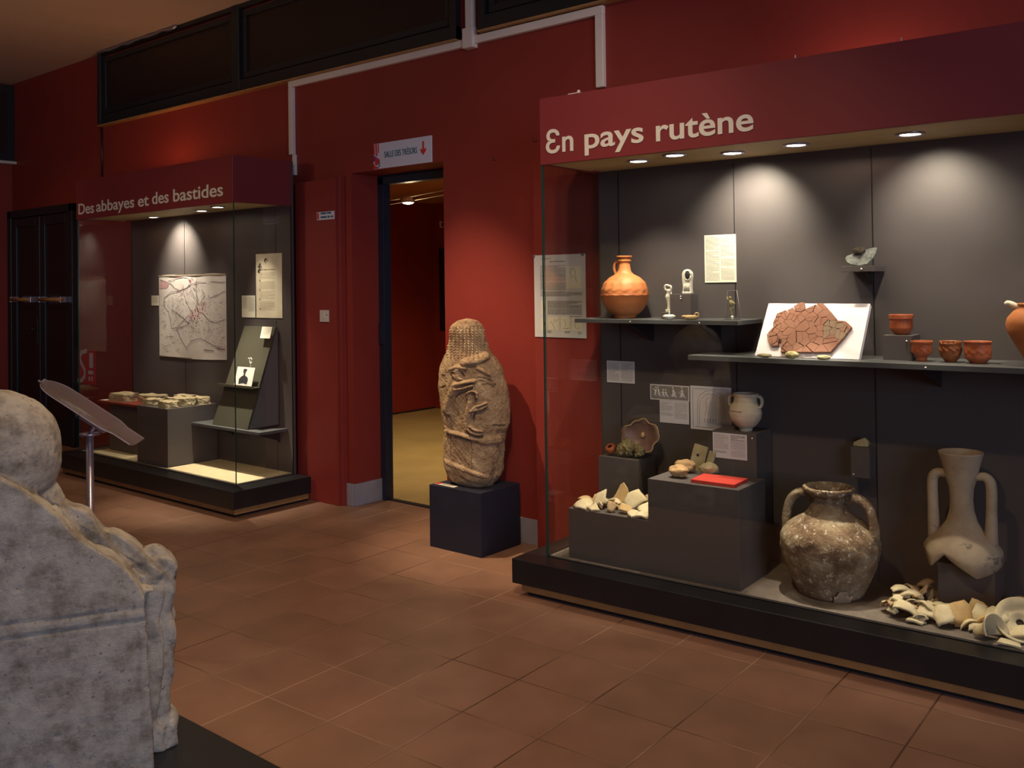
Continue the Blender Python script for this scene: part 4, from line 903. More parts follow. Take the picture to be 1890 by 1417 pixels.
seeds = [p for p in seeds if not (math.hypot(p[0]-.165, (p[1]-.115)) < .012)]
mb = MB()
for i, s in enumerate(seeds):
    poly = fr
    for j, q in enumerate(seeds):
        if i == j: continue
        n = (q[0]-s[0], q[1]-s[1]); l = math.hypot(*n); n = (n[0]/l, n[1]/l); mid = ((s[0]+q[0])/2, (s[1]+q[1])/2)
        poly = clip(poly, n, mid[0]*n[0]+mid[1]*n[1]-.0005-.0012*((i*7+j*13) % 5 == 0))
        if len(poly) < 3: break
    if len(poly) >= 3:
        ar = abs(sum(poly[k][0]*poly[(k+1) % len(poly)][1]-poly[(k+1) % len(poly)][0]*poly[k][1] for k in range(len(poly))))/2
        if ar > 8e-6 and not (.15 < s[0] < .175 and .09 < s[1] < .125): mb.prism(poly, 'y', -.014-rr_.uniform(0, .0015), -.004, 1 if s[0] > .25 and s[1] > .08 and rr_.random() < .6 else 0)
fo = mb.build('terracotta_fragment', [M['terra_f'], M['terra_f2']] if 'terra_f2' in M else [M['terra_f'], M['terra_f']], None)
fo.location = bd.location; fo.rotation_euler = bd.rotation_euler
tag(fo, 'large cracked terracotta fragment pieced together on the white board', 'fragment')
for lab, s, w, h, mt, nme in (('flat mossy grey pebble at the left foot of the white board', 1.040, .029, .008, 'pebble_g', 1), ('rough dark pebble at the middle foot of the white board', 1.150, .027, .014, 'mossy', 2), ('flat grey pebble at the right foot of the white board', 1.272, .026, .009, 'pebble_g', 3)):
    o = MB().ball((0, 0, h), (w, .014, h), 24, 0, rnd_blob(nme, .22, 2.0)).build('pebble', M[mt], None, 0, tuple(RL(s, .292, 1.0475)), (0, 0, AR)); tag(o, lab, 'stone')

# text sheets in the case
def rsheet(label, s, t, z, w, h, mat, cat='label', name='text_sheet', tilt=0, th=.002):
    o = sheet(label, tuple(RL(s, t, z)), w, h, mat, AR, th, cat, name); o.rotation_euler = (tilt, 0, AR); return o
o = rsheet('tall cream text sheet with two columns on the back panel above the acrylic wedge', .656, .573, 1.343, .148, .208, M['paper'])
lines_text(o, 'printed_text', [(.006, .008, .070, .135, .0052, .0020), (.006, .142, .070, .200, .0052, .0020), (.078, .008, .140, .060, .0052, .0018), (.078, .07, .140, .10, .0052, .0018), (.078, .112, .140, .165, .0052, .0018), (.078, .172, .140, .196, .0052, .0018)], M['ink'], -.0024, 11)
o = rsheet('cool white text label on the dark back panel under the orange jug', .143, .573, .878, .150, .102, M['paperc'])
lines_text(o, 'printed_text', [(.006, .008, .068, .094, .0052, .0018), (.078, .008, .142, .094, .0052, .0018)], M['ink'], -.0024, 12)
o = rsheet('small print of a relief frieze with figures below the upper shelf', .374, .573, .812, .197, .070, M['paperc'], 'picture', 'relief_print')
MB().box(.005, .192, -.0025, -.002, .005, .065).build('dark_ground', M['ink'], o)
b = MB(); rf = random.Random(5)
for k, x in enumerate((.022, .05, .068, .088, .108, .128, .150, .172)):
    h = rf.uniform(.030, .048); a = rf.uniform(-.012, .012)
    b.tube([(x-.006, -.0035, .012), (x+a, -.0035, .012+h*.5), (x+a*1.3, -.0035, .012+h*.85)], [.0025, .005, .004], 6, 0, .35); b.tube([(x+.008, -.0035, .012), (x+a, -.0035, .012+h*.5)], [.002, .004], 6, 0, .35); b.ball((x+a*1.4, -.0035, .016+h*.95), (.004, .0012, .005), 8)
    b.tube([(x+a, -.0035, .012+h*.7), (x+a+rf.choice((-1, 1))*.013, -.0035, .012+h*rf.uniform(.5, 1))], [.0025, .002], 6, 0, .35)
b.build('figures', M['paperc'], o)
o = rsheet('cool white text label directly under the relief frieze print', .422, .573, .711, .146, .100, M['paperc'])
lines_text(o, 'printed_text', [(.006, .05, .066, .092, .0052, .0016), (.006, .030, .066, .045, .0052, .0016), (.076, .02, .138, .092, .0052, .0016)], M['ink'], -.0024, 13)
o = rsheet('pale drawing sheet of an arched monument left of the cream jar', .576, .573, .694, .195, .192, M['paperc'], 'picture', 'drawing_sheet')
def strokes(parent, name, lst, mat, y, w=.0012):
    b = MB()
    for pl_ in lst: b.tube([(x, y, z) for x, z in pl_], w, 5, 0, .3)
    return b.build(name, mat, parent)
arc = [(.035, .012), (.035, .12), (.045, .15), (.075, .172), (.115, .175), (.15, .158), (.165, .125), (.168, .012)]
strokes(o, 'drawn_lines', [arc, [(.045, .02), (.045, .115), (.055, .14), (.08, .158), (.115, .16), (.142, .145), (.155, .12), (.156, .02)], [(.02, .012), (.18, .012)], [(.02, .18), (.18, .182)], [(.07, .06), (.08, .10), (.075, .13), (.085, .145)], [(.085, .06), (.09, .10), (.10, .13)], [(.012, .008), (.012, .185)]]+[[(.065+i*.013, .03), (.07+i*.013, .052)] for i in range(7)]+[[(.072+i*.013, .03), (.07+i*.013, .052)] for i in range(7)], M['ink'], -.0025, .0008)
o = rsheet('cool white text label fixed on the front of the block under the cream jar', .762, .404, .613, .151, .105, M['paperc'])
lines_text(o, 'printed_text', [(.006, .035, .070, .098, .0052, .0016), (.006, .020, .06, .03, .0052, .0024), (.080, .04, .144, .075, .0052, .0016), (.080, .076, .144, .098, .0056, .0030), (.080, .010, .144, .035, .0052, .0016)], M['ink'], -.0024, 14)

# poster hung on the red panel outside the case
o = sheet('large white information poster hung on the red panel, seen through the case side', (-2.968, 3.755, 1.078), .318, .414, M['paperc'], 0, .004, 'poster', 'poster')
lines_text(o, 'printed_text', [(.05, .388, .11, .398, .008, .004), (.10, .372, .22, .382, .006, .0045), (.04, .31, .20, .36, .0058, .0024), (.04, .28, .20, .31, .0052, .0026), (.04, .235, .20, .276, .0052, .0026), (.04, .205, .30, .23, .0052, .0028), (.085, .145, .295, .182, .0048, .0028), (.085, .113, .295, .142, .0048, .0028), (.08, .02, .11, .032, .006, .0035), (.19, .02, .22, .032, .006, .0035), (.27, .018, .30, .03, .006, .0035), (.22, .102, .295, .107, .006, .003)], M['ink'], -.0045, 15)
for (x0, z0, x1, z1) in ((.205, .245, .295, .355), (.042, .115, .078, .185), (.042, .035, .078, .095), (.086, .035, .155, .105), (.165, .035, .222, .105), (.232, .035, .298, .100)): MB().add([(x0, -.0046, z0), (x1, -.0046, z0), (x1, -.0046, z1), (x0, -.0046, z1)], [(0, 1, 2, 3)]).build('picture_box', M['paper'], o)
for dr in ([[(.235, .34), (.228, .32), (.235, .30), (.255, .302), (.262, .325), (.25, .343), (.235, .34)], [(.26, .30), (.265, .275)], [(.10, .08), (.115, .065), (.125, .045), (.12, .04)], [(.125, .095), (.12, .075), (.14, .085), (.15, .09)], [(.19, .09), (.195, .06), (.18, .045), (.205, .045), (.215, .05)], [(.25, .09), (.255, .05), (.28, .045), (.28, .055)], [(.055, .16), (.065, .15), (.06, .135)], [(.062, .085), (.068, .05)]]): strokes(o, 'drawing', [dr], M['ink'], -.0048, .0011)
MB().box(-.004, .008, -.008, 0, .404, .418).build('hanging_clip', M['chrome'], o, .001)
MB().box(.300, .312, -.008, 0, .404, .418).build('hanging_clip', M['chrome'], o, .001)

# sherds: each one its own curved broken piece
def sherd_mesh(seed, size, curve, th=.007, asp=1.0, n=None):
    r = random.Random(seed); n = n or r.choice((4, 5, 5, 6, 7)); a0 = r.random()*6
    ring = []
    for i in range(n):
        a = a0+2*math.pi*(i+r.uniform(-.28, .28))/n; k = size*r.uniform(.62, 1.1); ring.append((k*math.cos(a)*asp, k*math.sin(a)))
    fine = []
    for i in range(n):
        p, q = ring[i], ring[(i+1) % n]
        for j in range(4):
            u = j/4; w = size*.035 if j else 0; fine.append((p[0]+(q[0]-p[0])*u+r.uniform(-w, w), p[1]+(q[1]-p[1])*u+r.uniform(-w, w)))
    m = len(fine); vs = []
    def lift(x, y): return -(x*x)/(2*curve)-(y*y)/(5*curve)
    for side in (0, 1):
        for k in (1.0, .66, .33):
            for x, y in fine: vs.append((x*k, y*k, lift(x*k, y*k)-side*th))
        vs.append((0, 0, -side*th))
    mb = MB(); B = 3*m+1; top = []; bot = []
    for l in range(2):
        for i in range(m):
            j = (i+1) % m; top.append((l*m+i, l*m+j, (l+1)*m+j, (l+1)*m+i)); bot.append(tuple(B+x for x in (l*m+i, (l+1)*m+i, (l+1)*m+j, l*m+j)))
    for i in range(m):
        j = (i+1) % m; top.append((2*m+i, 2*m+j, 3*m)); bot.append((B+2*m+j, B+2*m+i, B+3*m))
    mb.add(vs, top+bot, 0, True); k = len(mb.f); mb.f += [[i, (i+1) % m, B+(i+1) % m, B+i] for i in range(m)]; mb.mi += [0]*m; mb.smooth += [False]*m
    return mb
def place_mesh(mb, name, mat, s, t, zbase, rot, label, cat, group=None):
    o = mb.build(name, mat); o.rotation_euler = rot; mw = o.rotation_euler.to_matrix(); mz = min((mw@v.co).z for v in o.data.vertices)
    o.location = RL(s, t, zbase-mz); tag(o, label, cat, group); return o
ZS = .3785; ZF = .1665
stepl = [(.262,.185,ZS,(.35,.1,.3),.040,'sherd_c',.08,1.2,'small pale sherd at the left end of the step heap, lying behind the front pair'),
 (.262,.155,ZS,(.5,-.1,.2),.034,'sherd_c',.07,1.3,'leftmost flat cream sherd at the front edge of the low step'),
 (.325,.155,ZS,(.45,.05,-.1),.036,'sherd_c',.09,1.3,'flat cream sherd second from the left on the low step edge'),
 (.325,.20,ZS+.006,(1.0,.5,-.4),.050,'sherd_c',.10,.8,'long white tilted sherd leaning before the pointed one'),
 (.300,.24,ZS,(.7,.0,.5),.040,'sherd_o',.09,1.2,'ochre sherd behind the long white tilted one'),
 (.470,.23,ZS,(1.0,0,.1),.052,'sherd_c',.07,1.15,'domed round cream sherd in the middle of the step heap'),
 (.465,.185,ZS,(.55,.1,.1),.036,'sherd_o',.08,1.2,'pale ochre sherd lying before the domed round one'),
 (.405,.175,ZS,(.9,.3,.3),.026,'sherd_b',.04,1.0,'small brown hollow sherd foot between the white and domed sherds'),
 (.520,.160,ZS,(.4,.1,.6),.028,'sherd_c',.06,1.2,'small cream sherd at the front, left of the tall block face'),
 (.560,.160,ZS,(.3,.0,.2),.030,'sherd_c',.07,1.5,'flat cream sliver lowest against the tall block face'),
 (.552,.205,ZS,(.5,.2,-.2),.044,'sherd_c',.08,1.3,'broad cream sherd touching the tall block face'),
 (.545,.265,ZS+.012,(.8,-.3,.2),.044,'sherd_o',.05,1.1,'rough ochre curled sherd at the right of the step heap'),
 (.538,.33,ZS+.045,(.35,-.15,.1),.052,'sherd_o',.12,1.4,'flat ochre sherd topmost on the right of the step heap'),
 (.250,.23,ZS+.002,(.3,.2,1.0),.034,'sherd_o',.06,1.2,'ochre rim sherd at the back left of the step heap')]
for i, (s_, t_, z_, ro, sz, mt, cv, asp, lab) in enumerate(stepl):
    place_mesh(sherd_mesh(40+i, sz, cv, .007, asp), 'pottery_sherd', M[mt], s_, t_, z_, ro, lab, 'sherd')
# upright pointed sherd
b = MB().prism([(-.045, 0), (-.020, .038), (-.002, .080), (.012, .092), (.034, .070), (.046, .040), (.036, .0)], 'y', -.004, .004)
o = b.build('pottery_sherd', M['sherd_o'], None, .002, tuple(RL(.372, .285, ZS+.012)), (R(-14), 0, AR)); tag(o, 'tall pointed sherd standing upright at the back of the step heap', 'sherd')
# support for the raised ones
place_mesh(sherd_mesh(77, .045, .05, .010, 1.2), 'pottery_sherd', M['sherd_b'], .535, .31, ZS, (.5, .5, .3), 'brown sherd half hidden under the topmost ochre one on the step', 'sherd')

G1 = 'small sherds heaped at the left of the dark block on the case floor'
rr_ = random.Random(21); prot = {}
for mt in ('sherd_c', 'sherd_o', 'sherd_b'):
    for k in range(4): prot[mt, k] = sherd_mesh(100+k*7+len(prot), .034, (.03, .06, .05, .12)[k], .0065, (1.0, 1.4, 1.7, 1.15)[k])
made = {}
def quick(mt, k, s, t, z, rot, sc, label, group):
    if (mt, k) not in made:
        o = prot[mt, k].build('pottery_sherd', M[mt]); made[mt, k] = o
    else:
        o = made[mt, k].copy(); COL.objects.link(o)
    o.rotation_euler = rot; o.scale = (sc, sc, sc); mw = o.rotation_euler.to_matrix()
    mz = min((mw@v.co).z for v in o.data.vertices)*sc; o.location = RL(s, t, z-mz); tag(o, label, 'sherd', group); return o
def heap(cs, ct, rs, rt, n, label, group, hmax, seed, big=1.0, mats=('sherd_c', 'sherd_o', 'sherd_c', 'sherd_b'), z0=None):
    z0 = ZF if z0 is None else z0
    r = random.Random(seed)
    for i in range(n):
        k = i/n; a = r.random()*6.283; q = math.sqrt(r.random())*(1-.55*k)
        s = cs+rs*q*math.cos(a); t = ct+rt*q*math.sin(a); z = z0+hmax*k*(1-q*.5)
        quick(r.choice(mats), r.randrange(4), s, t, z, (r.uniform(-.5, .9), r.uniform(-.5, .5), r.uniform(0, 6.28)), r.uniform(.65, 1.15)*big, label, group)
heap(1.575, .240, .095, .09, 48, 'small broken sherd in the heap beside the block carrying the amphora neck', G1, .060, 1, .78)
heap(1.585, .40, .055, .05, 7, 'brown sherd at the dark back of the heap beside the block', 'brown sherds behind the left heap', .055, 2, 1.0, ('sherd_b',))
heap(1.885, .42, .05, .07, 9, 'brown sherd in the dark pile at the right of the block', 'brown sherds at the right of the block', .06, 3, 1.0, ('sherd_b', 'sherd_o'))
heap(1.74, .255, .13, .06, 28, 'broken cream sherd in the row before the dark block', 'sherds in the row before the dark block', .035, 4, .85, ('sherd_c', 'sherd_o', 'sherd_c'))
heap(.41, .235, .155, .07, 16, 'small cream sherd among the larger ones heaped on the low step', 'small sherds on the low step', .02, 5, .62, ('sherd_c', 'sherd_o', 'sherd_c'), ZS)
fl = [(1.625,.175,(.25,.15,.9),.046,'sherd_c',.10,1.0,'square cream sherd tilted at the front left corner of the floor heap'),
 (1.700,.180,(.75,-.35,.25),.055,'sherd_c',.05,.85,'curved cream shoulder sherd standing before the dark block'),
 (1.665,.215,(.6,.3,.4),.050,'sherd_c',.07,1.2,'broad pale sherd left of the standing shoulder sherd'),
 (1.740,.215,(.9,.1,.1),.058,'sherd_o',.06,1.3,'curved ochre rim sherd in the middle of the floor row'),
 (1.795,.285,(.8,.7,.0),.055,'sherd_o',.06,.9,'tall brown beaked sherd leaning against the dark block'),
 (1.845,.225,(.8,-.2,-.2),.062,'sherd_c',.06,1.0,'ribbed cream shoulder sherd at the right of the floor row'),
 (1.965,.20,(.3,.0,.3),.058,'sherd_c',.10,1.3,'flat cream sherd at the far right end of the floor row'),
 (1.905,.135,(.1,.05,.1),.034,'sherd_c',.3,1.7,'thin flat cream sliver lying apart at the front right')]
for i, (s_, t_, ro, sz, mt, cv, asp, lab) in enumerate(fl):
    place_mesh(sherd_mesh(60+i, sz*.88, cv, .006, asp), 'pottery_sherd', M[mt], s_, t_, ZF+(.006 if i not in (0, 7) else 0), ro, lab, 'sherd')
# flared neck piece and ringed base
def arcsherd(prof, a0, a1, seg=24):
    mb = MB(); n = len(prof); vs = []
    for j in range(seg+1):
        a = a0+(a1-a0)*j/seg
        for r, z in prof: vs.append((r*math.cos(a), r*math.sin(a), z))
    fs = [(j*n+i, (j+1)*n+i, (j+1)*n+(i+1) % n, j*n+(i+1) % n) for j in range(seg) for i in range(n)]+[tuple(range(n)), tuple(seg*n+i for i in range(n-1, -1, -1))]
    return mb.add(vs, fs, 0, True)
o = place_mesh(arcsherd([(.020, 0), (.022, .02), (.030, .045), (.052, .07), (.056, .072), (.058, .068), (.036, .042), (.029, .02), (.027, 0)], 0, 3.6), 'pottery_sherd', M['sherd_c'], 1.815, .165, ZF, (R(65), R(20), R(60)), 'flared cream neck sherd lying on its side before the block', 'sherd')
o = place_mesh(arcsherd([(.012, .004), (.03, .0), (.034, .006), (.040, .0), (.058, .010), (.075, .03), (.078, .026), (.060, .003), (.040, -.007), (.03, -.006), (.012, -.002)], .3, 5.4, 40), 'pottery_sherd', M['sherd_c'], 1.925, .235, ZF+.004, (R(48), R(8), R(10)), 'large ringed cream base sherd at the right end of the floor row', 'sherd')
o = place_mesh(arcsherd([(.036, 0), (.042, .004), (.045, .022), (.039, .024)], 0, 3.0), 'pottery_sherd', M['sherd_o'], 1.86, .30, ZF+.02, (R(20), R(10), R(80)), 'curved rim sherd behind the ribbed cream shoulder sherd', 'sherd')

# broken glazed bowl with crumpled clay pieces on the tall block
def bowl():
    o = rthing('broken_bowl', 'large broken purple grey bowl standing on its edge on the tall block', 'bowl', .372, .47, .566)
    vs = []; n = 28; mb = MB(); outl = lambda a: .082*(1+.10*math.sin(2*a+1)+.06*math.sin(5*a)+.05*math.sin(9*a+2))
    K = 7
    for side in (0, 1):
        for j in range(n):
            a = 2*math.pi*j/n
            for k in range(K):
                r = outl(a)*(k+.6)/(K-.4); dpt = .042*(1-(r/.085)**2); vs.append((r*math.cos(a), dpt+side*.006, r*math.sin(a)*1.0))
    h = n*K; fs = []
    for j in range(n):
        j2 = (j+1) % n
        for k in range(K-1): fs += [(j*K+k, j2*K+k, j2*K+k+1, j*K+k+1), (h+j*K+k, h+j*K+k+1, h+j2*K+k+1, h+j2*K+k)]
        fs.append((j*K+K-1, j2*K+K-1, h+j2*K+K-1, h+j*K+K-1))
    fs += [tuple(j*K for j in range(n-1, -1, -1)), tuple(h+j*K for j in range(n))]
    mb.add(vs, fs, 0, True); b = mb.build('bowl_shell', M['shellin'], o, 0, (0, 0, .088), (R(-14), 0, R(6)))
    MB().tube([(outl(a)*math.cos(a), .003, outl(a)*math.sin(a)) for a in [i*2*math.pi/48 for i in range(49)]], .0028, 6).build('broken_rim', M['sherd_o'], b)
    MB().ball((.0, .034, .012), (.010, .006, .013), 14).build('pale_spot', M['sherd_o'], b)
    for lab, s, t_, z, r3, mt, sd in (('olive crumpled clay lump in front of the broken bowl, middle of three', .330, .432, .566, (.034, .020, .034), 'mossy', 1),
                       ('olive crumpled clay lump at the right foot of the broken bowl', .385, .440, .566, (.026, .018, .026), 'mossy', 2),
                       ('small folded olive clay piece at the front edge of the tall block', .300, .426, .566, (.018, .012, .024), 'mossy', 5)):
        q = MB().ball((0, 0, r3[2]*.9), r3, 36, 0, lambda d, sd=sd: .45*noise.fractal(Vector((d.x*2.6+sd*9, d.y*2.6, d.z*2.6)), .8, 2.2, 4)+.10*math.sin(d.x*9+d.z*6+sd)).build('clay_lump', M[mt]); mz = min(v.co.z for v in q.data.vertices)
        q.location = RL(s, t_, z-mz); q.rotation_euler = (0, 0, AR); tag(q, lab, 'clay piece')
    q = MB().lathe([(0, .0), (.012, .0), (.022, .010), (.025, .022), (.022, .034), (.012, .038), (.010, .034), (.018, .030), (.021, .022), (0, .006)], 32, fn=lambda th, z, r: .001*math.sin(th*14) if r > .01 else 0).build('cup_fragment', M['terra_d'], None, 0, tuple(RL(.238, .455, .566)), (R(35), 0, 0))
    q.location.z += .008; tag(q, 'small red ribbed cup fragment left of the olive lumps on the tall block', 'cup')
bowl()
# stones and red slab on the high step
ZT = .5505
for lab, s, t_, r3, mt, sd in (('ochre flat stone at the back left of the high step', .668, .335, (.046, .028, .024), 'pebble', 3), ('ochre rounded stone in front on the high step', .695, .225, (.043, .030, .025), 'pebble', 4), ('grey olive squared stone beside the red slab', .775, .335, (.042, .028, .025), 'pebble_g', 6)):
    q = MB().ball((0, 0, 0), r3, 34, 0, rnd_blob(sd, .22, 1.6)).build('stone', M[mt]); mz = min(v.co.z for v in q.data.vertices); q.location = RL(s, t_, ZT-mz); q.rotation_euler = (0, 0, AR); tag(q, lab, 'stone')
o = rthing('red_slab', 'flat bright red slab lying on the high step of the grey block', 'slab', .778, .165, ZT)
MB().prism([(0, 0), (.185, .0), (.180, .140), (-.01, .135)], 'z', 0, .013).build('slab', M['redfab'], o, .001)
def tile(label, s, t_, w, h, hole, lean):
    q = rthing('holed_tile', label, 'tile', s, t_, ZT); q.rotation_euler = (R(-12), lean, AR)
    MB().prism([(0, 0), (w, 0), (w*1.0, h*.97), (w*.1, h)], 'y', 0, .018).build('slab', M['pebble_g'], q, .004)
    if hole: MB().ball((w*.48, -.0005, h*.62), (.0065, .002, .0065), 16).build('hole', M['darkink'], q)
tile('grey olive slab with a drilled hole leaning behind the stones', .655, .375, .070, .118, True, R(8))
tile('narrow ochre slab leaning beside the block under the jar', .728, .375, .034, .095, False, R(10))
q = MB().prism([(-.030, .0), (.028, .0), (.030, .018), (.012, .034), (-.006, .026), (-.029, .014)], 'y', -.012, .012).build('stone_chip', M['pebble_g'], None, .003, tuple(RL(1.332, .535, .693)), (0, 0, AR)); tag(q, 'tiny pale stone chip standing on the small block fixed to the back panel', 'stone')

# ================================================================== contents of the case with the town map
def LT(name, label, cat, x, y, z, group=None): return thing(name, label, cat, (x, y, z), 0, group)
o = LT('display_block', 'large dark grey block under the pale stone blocks in the case with the town map', 'display block', -6.10, 3.302, .169)
MB().box(0, .392, 0, .37, 0, .383).build('block_body', M['block'], o, .0015)
o = LT('display_block', 'dark block under the red slab at the back of the case with the town map', 'display block', -6.72, 3.42, .169)
MB().box(0, .40, 0, .25, 0, .345).build('block_body', M['block'], o, .0015)
o = LT('red_slab', 'dark red board under two stone blocks at the left end of the case with the town map', 'slab', -6.80, 3.37, .5145)
MB().prism([(0, .0), (.60, .02), (.60, .30), (.02, .30)], 'z', 0, .016).build('slab', M['redshelf'], o, .001)
def bricks(label, x, y, z, sx, sy, sz, sd, rz=0):
    r = random.Random(sd); mb = MB(); nu = 10; vs = {}
    m = bmesh.new(); bmesh.ops.create_cube(m, size=1); bmesh.ops.subdivide_edges(m, edges=m.edges, cuts=7, use_grid_fill=True)
    for v in m.verts:
        p = v.co.copy(); k = 1-.10*max(0, (abs(p.x)*2)**6)*(max(0, abs(p.y)*2)**6)
        n_ = noise.fractal(Vector((p.x*3+sd*5, p.y*3, p.z*2)), 1, 2, 4)
        v.co = Vector((p.x*sx*k*(1+n_*.10), p.y*sy*k*(1+n_*.12), (p.z+.5)*sz*(1+n_*.10)))
    me = bpy.data.meshes.new('stone_block'); m.to_mesh(me); m.free(); me.materials.append(M['brick'])
    q = bpy.data.objects.new('stone_block', me); COL.objects.link(q); mz = min(v.co.z for v in me.vertices); q.location = (x, y, z-mz); q.rotation_euler = (0, 0, rz); tag(q, label, 'stone'); return q
bricks('pale stone block at the left front of the big grey block', -6.02, 3.38, .5525, .13, .10, .040, 1, .1)
bricks('pale stone block nearest the front right corner of the big grey block', -5.80, 3.36, .5525, .14, .09, .042, 2, -.15)
bricks('largest pale stone block in the middle of the big grey block', -5.83, 3.475, .5525, .20, .10, .052, 3, .1)
bricks('pale stone block at the back right of the big grey block', -5.78, 3.59, .5525, .13, .09, .048, 4, .0)
bricks('pale flat stone behind the others on the big grey block', -6.00, 3.61, .5525, .16, .09, .045, 5, .2)
bricks('grey stone block at the left on the dark red board', -6.60, 3.47, .531, .22, .12, .055, 6, .1)
bricks('grey stone block at the right on the dark red board', -6.34, 3.56, .531, .22, .12, .050, 7, .05)
o = LT('display_card', 'small white card lying at the left edge of the dark red board', 'label', -6.785, 3.385, .531)
MB().box(0, .07, 0, .05, 0, .002).build('card', M['paper'], o)

o = LT('shelf', 'low grey shelf under the slanted dark panel in the case with the town map', 'shelf', -5.74, 3.475, .445)
MB().box(0, .80, 0, .215, -.018, 0).build('board', M['shelf'], o, .001)
MB().prism([(.215, -.018), (.215, -.10), (.19, -.08), (.03, -.024), (.03, -.018)], 'x', .71, .714).build('bracket', M['frame'], o)
MB().prism([(.215, -.018), (.215, -.10), (.19, -.08), (.03, -.024), (.03, -.018)], 'x', .2, .204).build('bracket', M['frame'], o)
# slanted panel with its ledge
def slant():
    o = LT('slanted_panel', 'tall slanted dark olive panel standing on a low shelf in the map case', 'stand', -5.50, 3.50, .4455)
    top = [(.135, .165, .645), (.475, .165, .645)]; bot = [(0, 0, 0), (.395, 0, 0)]
    vs = [bot[0], bot[1], top[1], top[0]]; vs += [(x, y+.016, z) for x, y, z in vs]
    MB().add(vs, [(0, 1, 2, 3), (7, 6, 5, 4), (0, 4, 5, 1), (1, 5, 6, 2), (2, 6, 7, 3), (3, 7, 4, 0)]).build('panel', M['olive'], o)
    MB().add([(.395, .016, 0), (.475, .181, .645), (.475, .181, .02), (.44, .181, 0), (.385, .016, 0), (.465, .181, .645), (.465, .181, .02), (.43, .181, 0)], [(0, 3, 2, 1), (4, 5, 6, 7), (0, 1, 5, 4), (1, 2, 6, 5), (2, 3, 7, 6), (3, 0, 4, 7)]).build('side_cheek', M['grey'], o)
    MB().box(.045, .44, .022, .07, .258, .266).box(.045, .44, .018, .022, .258, .274).build('ledge', M['olive'], o)
    return o
M['olive'] = paint('dark_olive_board', (.060, .058, .042), .5, .06, 6)
slant()
SL = math.atan2(.165, .645)
o = sheet('white card with a black silhouette standing on the ledge of the slanted panel', (-5.29, 3.531, .7125), .190, .125, M['white'], 0, .002, 'picture', 'picture_card'); o.rotation_euler = (-SL, 0, 0)
MB().prism([(.045, .012), (.040, .045), (.060, .062), (.080, .070), (.082, .085), (.072, .090), (.072, .112), (.105, .114), (.112, .102), (.100, .092), (.100, .070), (.130, .060), (.140, .042), (.135, .014), (.090, .020)], 'y', -.0026, -.002).build('silhouette', M['darkink'], o)
o = sheet('small white text card near the top of the slanted panel', (-5.125, 3.618, 1.020), .105, .075, M['paper'], 0, .002); o.rotation_euler = (-SL, 0, 0)
lines_text(o, 'printed_text', [(.01, .02, .095, .066, .008, .002)], M['ink'], -.0024, 21)
o = LT('pendant', 'tiny pale metal pendant fixed in the middle of the slanted panel', 'pendant', -5.17, 3.577, .875)
MB().tube([(.012*math.cos(a), 0, .018*math.sin(a)) for a in [i*.5 for i in range(13)]], .003, 8).box(-.028, -.006, -.002, .001, .012, .018).tube([(-.002, .001, -.02), (-.004, .001, -.05)], .002, 6).build('ring', M['pin'], o)

# map of the town
YB = 3.6885
t = LT('town_map', 'large pinkish white map of a town hung on a dark back panel', 'map', -6.475, YB, .855)
MW, MH = .868, .588
b = MB(); n = 24
vs = [(MW*i/n, -.003-.002*math.sin(i*.8)*(j), MH*j+(-.012*math.sin(i/n*3.1) if j == 0 else .006*math.sin(i*.4))) for i in range(n+1) for j in (0, 1)]
vs += [(x, 0, z) for x, y, z in vs]; k = 2*(n+1)
fs = [(2*i, 2*i+2, 2*i+3, 2*i+1) for i in range(n)]+[(k+2*i, k+2*i+1, k+2*i+3, k+2*i+2) for i in range(n)]+[(2*i, k+2*i, k+2*i+2, 2*i+2) for i in range(n)]+[(2*i+1, 2*i+3, k+2*i+3, k+2*i+1) for i in range(n)]+[(0, 1, k+1, k), (2*n, k+2*n, k+2*n+1, 2*n+1)]
b.add(vs, fs); b.build('sheet', M['mapp'], t)
def ribbon(mb, pts, w, y=-.0062):
    for p, q in zip(pts[:-1], pts[1:]):
        d = Vector((q[0]-p[0], q[1]-p[1])); l = d.length
        if l < 1e-6: continue
        d /= l; nn = Vector((-d.y, d.x))*w/2
        mb.add([(p[0]+nn.x, y, p[1]+nn.y), (q[0]+nn.x, y, q[1]+nn.y), (q[0]-nn.x, y, q[1]-nn.y), (p[0]-nn.x, y, p[1]-nn.y)], [(0, 1, 2, 3)])
def wig(p, q, n, a, r):
    return [(p[0]+(q[0]-p[0])*i/n+(r.uniform(-a, a) if 0 < i < n else 0), p[1]+(q[1]-p[1])*i/n+(r.uniform(-a, a) if 0 < i < n else 0)) for i in range(n+1)]
def mp(x, y): return ((x-628)/(1085-628)*MW, (1075-y-(1085-x)/(457)*-0-((x-628)/457*0))/(1075-500)*MH)
r = random.Random(9); ln = MB(); rd = MB(); pk = MB()
roads = [[(640,530),(720,560),(745,590),(780,610),(830,590),(860,565),(900,550),(960,560)], [(700,540),(760,515),(830,520),(860,560)], [(780,610),(720,620),(670,660),(665,720),(700,760),(715,840),(720,880),(760,870),(840,780)], [(800,580),(820,680),(850,740),(870,770)], [(840,570),(900,690),(880,760)],[(900,520),(890,600),(900,700)],[(985,660),(1040,640),(1080,615)],[(990,550),(1080,555)],[(930,760),(980,820),(1020,830),(1080,805)],[(750,870),(780,940),(820,1010)],[(820,1020),(860,960),(920,940),(980,970),(1030,1000),(1080,1010)],[(860,800),(830,850),(760,880)],[(930,600),(950,640),(920,700)],[(720,740),(800,800),(840,840)]]
for rdp in roads:
    for p, q in zip(rdp[:-1], rdp[1:]): ribbon(ln, wig(mp(*p), mp(*q), 5, .002, r), .0042)
